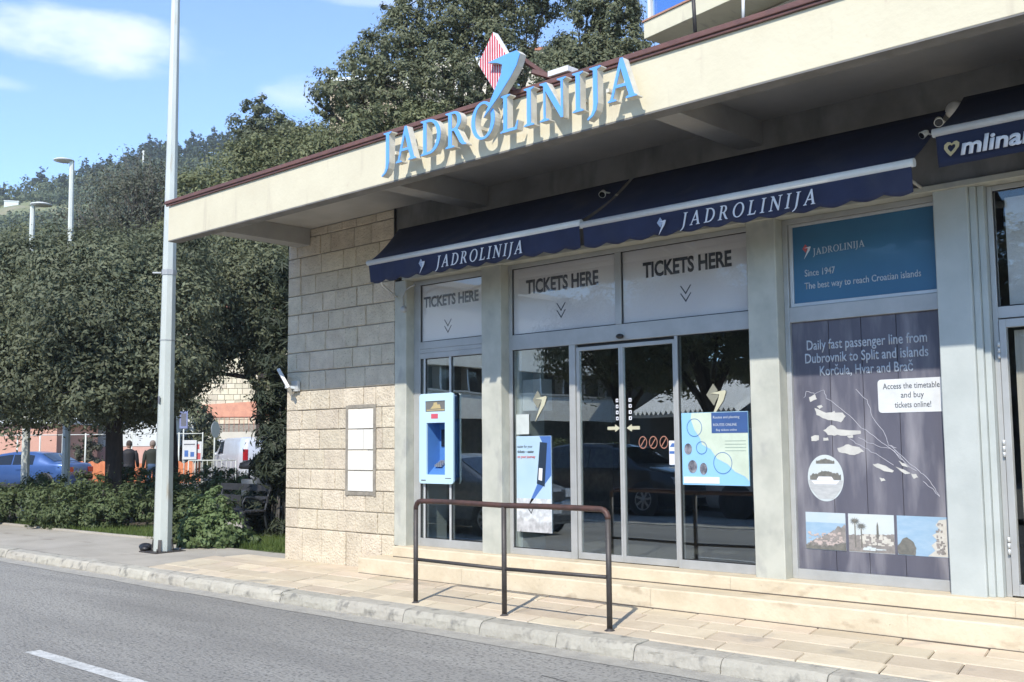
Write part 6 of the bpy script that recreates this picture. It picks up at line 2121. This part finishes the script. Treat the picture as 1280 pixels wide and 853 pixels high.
# pale houses on the slope, glimpsed through the crowns
def slope_house(label, base, w, d_, h_, ang, m, roofm):
    t = thing('hillside_house', label, 'house', base, 'houses on the slope behind the trees')
    f = oriented(base, ang)
    obj('wall', MB().box(0, w, 0, d_, base[2] - 4, base[2] + h_, f), m, t)
    obj('roof', MB().box(-.12, w + .12, -.12, d_ + .12, base[2] + h_ + .002, base[2] + h_ + .25, f), roofm, t)
    fl_ = 0
    while fl_ * 3 + 2.6 < h_:
        for q in range(int(w / 3)):
            wo = obj('window', MB().box(.8 + q * 3, 2.0 + q * 3, -.06, .02, base[2] + fl_ * 3 + .9, base[2] + fl_ * 3 + 2.3, f), M_WHITEBAR, t)
            obj('pane', MB().box(.9 + q * 3, 1.9 + q * 3, -.075, -.061, base[2] + fl_ * 3 + 1.0, base[2] + fl_ * 3 + 2.2, f), M_HOUSEGLASS, wo)
        fl_ += 1
M_TILEROOF = mat('terracotta_tile', (.42, .18, .11), .9)
slope_house('tan house seen through the left side of the big oak behind the sign', (-59.94, 36.69, 24.99), 5.0, 8, 2.4, 43, mat('tan_house_render', (.45, .36, .25), .9), M_HUTWHITE)
slope_house('white house seen through the middle of the big oak behind the sign', (-62.73, 41.26, 27.14), 6, 8, 2.2, 43, M_CREAMWALL, M_HUTWHITE)
slope_house('cream house seen through the right side of the big oak behind the sign', (-63.89, 47.67, 29.35), 8, 9, 3.4, 43, M_CREAMWALL, M_HUTWHITE)
slope_house('white house glimpsed through the gap right of the kite emblem', (-54.11, 50.53, 29.86), 5, 9, 2.0, 43, M_CREAMWALL, M_TILEROOF)
hp = ridge_pt(69.0, 318)
slope_house('tiny white house far up on the hillside, upper left', (hp.x, hp.y, hp.z + .6), 3.6, 3, .9, 60, M_HUTWHITE, M_HUTWHITE)
ty = (-292.92, 143.58, 86.33)
up_ = thing('utility_pole', 'thin distant utility pole among the pines on the hill', 'pole', (ty[0], ty[1], ty[2] - 5))
obj('pole', MB().tube([(ty[0], ty[1], ty[2] - 6), (ty[0], ty[1], ty[2] + 3.5)], .28, 6).bar((ty[0] - .9, ty[1], ty[2] + 3.2), (ty[0] + .9, ty[1], ty[2] + 3.2), .22, .22), M_PALEPOLE, up_)

# terrace house behind the canopy
th_o = (-13.6, 9.62, 0)
ft = oriented(th_o, -10.8)
th = thing('terrace_house', 'cream house with a balcony slab and glass railing above the roof at top right', 'house', th_o)
obj('wall', MB().box(1.0, 16, .9, 9, -.3, 9.98, ft), M_SOFFIT, th)  # grey tone paints in the shade below the balcony slab
slb = obj('balcony_slab', MB().box(.72, 17, .0, 9, 10.0, 10.36, ft), M_FASCIA, th, .01)
obj('slab_trim', MB().box(.70, 17, -.03, 9, 10.362, 10.40, ft), mat('terracotta_edge', (.42, .22, .15), .8), slb)
for q in range(12):
    obj('railing_post', MB().box(.8 + q * 1.35, .88 + q * 1.35, .05, .13, 10.40, 11.4, ft), M_HUTWHITE, th)
obj('railing_rail', MB().box(.89, 16, .06, .12, 10.88, 10.95, ft).box(.89, 16, .06, .12, 11.3, 11.4, ft), mat('tan_wood', (.42, .30, .20), .8), th)
obj('glass_panel', MB().box(.9, 16, .15, .158, 10.42, 11.3, ft), glass_mat('blue_tinted_glass', (.55, .70, .9)), th)
a1 = obj('roof_aerial', MB().tube([(-4.607, -1.3, 4.772), (-4.62, -1.3, 5.124)], .016, 8), M_DARKPIPE)
tag(a1, 'thin dark aerial pole standing on the red-brown roof edge', 'aerial')
a2 = obj('roof_post', MB().tube([(-4.167, -1.3, 4.739), (-4.16, -1.3, 4.957)], .013, 8), M_WHITEBAR)
tag(a2, 'short white post standing on the red-brown roof edge', 'post')

# ================================================================== ACROSS THE ROAD (seen as reflections)
lk = MB()
x = -40.0
k_ = 0
sep = []
lane_m = mat('ochre_rubber_kerb', (.36, .24, .09), .8)
fk = MB()
x = -60.0
while x < 30:
    fk.box(x + .006, x + .994, -9.75, -9.4, -.3, -.155)
    x += 1.0
struct('far_kerb', fk, M_KERB, .01)
fs_ = MB().box(-170, 60, -13.9, -13.6, -.3, -.04)
struct('far_pavement_kerb', fs_, M_KERB, .01)
first = None
for i in range(16):
    xx = -22.0 + i * 1.06
    if first is None:
        first = thing('lane_separator', 'ochre rubber lane separator block in the row across the road', 'lane separator', (xx, -9.6, -.155), 'lane separators across the road')
        obj('block', MB().prism([(-.48, 0), (.48, 0), (.42, .10), (-.42, .10)], [], lambda a, b, d: (xx + a, -9.68 + d, -.153 + b), 0, .16), lane_m, first, .01)
        obj('end_cap', MB().box(xx - .56, xx - .485, -9.66, -9.54, -.152, -.06).box(xx + .485, xx + .49, -9.66, -9.54, -.152, -.06), M_BLACK, first)
    else:
        c = first.copy()
        COL.objects.link(c)
        c.location = (xx, -9.6, -.155)
        for ch in list(first.children):
            cc = ch.copy()
            COL.objects.link(cc)
            cc.parent = c
bush('clipped hedge across the road behind the dark car, mirrored in the glass', (-18, -14.6, -.05), [(-26 + q * 1.0, -14.7, .55, .72) for q in range(18)], 12000, .11, M_HEDGE, 51)
for i, (xx, yy, hh) in enumerate(((-19.6, -17.2, 6.6), (-16.4, -16.8, 6.9), (-13.2, -17.2, 6.7), (-9.4, -17.6, 6.5))):
    rr = random.Random(200 + i)
    cs = [(xx + rr.uniform(-1.6, 1.6), yy + rr.uniform(-1.3, 1.5), 3.9 + (hh - 4.4) * rr.random() + .0, rr.uniform(1.0, 1.35)) for _ in range(15)]
    tree(['dark oak across the road, leftmost of the row mirrored in the sliding doors', 'dark oak across the road right behind the dark car, mirrored in the doors', 'dark oak across the road mirrored in the right fixed pane', 'dark oak across the road, far right of the row, beyond the grey van'][i],
         (xx, yy, -.05), 2.4, .17, cs, 22000, .15, M_OAK2, 210 + i, group='oaks across the road')
kio = thing('kiosk', 'market kiosk with a ribbed white metal roof across the road, mirrored in the glass', 'kiosk', (-20.8, -22.5, -.05))
obj('wall', MB().box(-22.6, -19.1, -24.8, -22.6, -.05, 2.5), mat('dim_kiosk_wall', (.10, .10, .10), .8), kio)
rb = MB()
n = 44
vs = []
for i in range(n + 1):
    xx = -23.0 + 4.3 * i / n
    dz = .09 * (1 if i % 2 else -1)
    vs += [(xx, -22.0, 2.55 + dz), (xx, -24.9, 3.75 + dz)]
rb.add(vs, [(2 * i, 2 * i + 2, 2 * i + 3, 2 * i + 1) for i in range(n)])
ro = obj('roof', rb, mat('white_ribbed_metal', (.72, .74, .74), .5), kio)
md = ro.modifiers.new('thickness', 'SOLIDIFY')
md.thickness = .02
obj('gutter', MB().box(-23.0, -18.7, -22.05, -21.95, 2.42, 2.52), M_WHITEBAR, kio)
gb = thing('backdrop_building', 'long low grey backdrop building added far across the road behind the oaks and kiosk', 'building', (-15, -34, 0))  # added dark backdrop, keeps the pale horizon out of the mirrored view
obj('wall', MB().box(-60, 8, -41, -35, -.05, 5.2), mat('grey_backdrop_wall', (.16, .16, .155), .9, (.12, .12, .115), 1), gb)
gw = MB()
for q in range(16):
    gw.box(-30 + q * 2.4, -28.6 + q * 2.4, -34.99, -34.95, 1.6, 3.2)
obj('window', gw, M_HOUSEGLASS, gb)
obj('roof', MB().box(-60.3, 8.3, -41, -34.6, 5.21, 5.4), M_UPPERWALL, gb)
hb = thing('white_building', 'long white building with dark window bands facing down the road, mirrored in the left panes', 'building', (-33, -25, 0))
M_WB = mat('white_stucco', (.74, .73, .68), .85, (.68, .67, .62), 1.5)
obj('wall', MB().box(-33.4, -33.0, -34, -15, 2.62, 3.76).box(-33.4, -33.0, -34, -15, 4.85, 8.2), M_WB, hb)
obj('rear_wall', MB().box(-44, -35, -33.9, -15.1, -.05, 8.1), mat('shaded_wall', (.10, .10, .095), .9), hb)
wd_ = obj('window', MB().box(-34.2, -34.0, -33.9, -15.1, 3.76, 4.85), M_HOUSEGLASS, hb)
mf = MB()
y = -33.8
while y < -15.2:
    mf.box(-33.95, -33.5, y, y + .10, 3.76, 4.85)
    y += 1.6
obj('frame', mf, M_ALU_PALE, wd_)
obj('sill', MB().box(-33.2, -32.9, -34, -15, 3.765, 3.84), M_ALU, wd_)
obj('roof', MB().box(-44, -32.6, -34.4, -14.6, 8.21, 8.45), M_WB, hb)
bush('hedge before the white building across the road, mirrored behind the cash machine', (-30, -22, -.05), [(-30.5, -30 + q * 1.3, .8, 1.0) for q in range(13)], 9000, .14, M_HEDGE, 53)
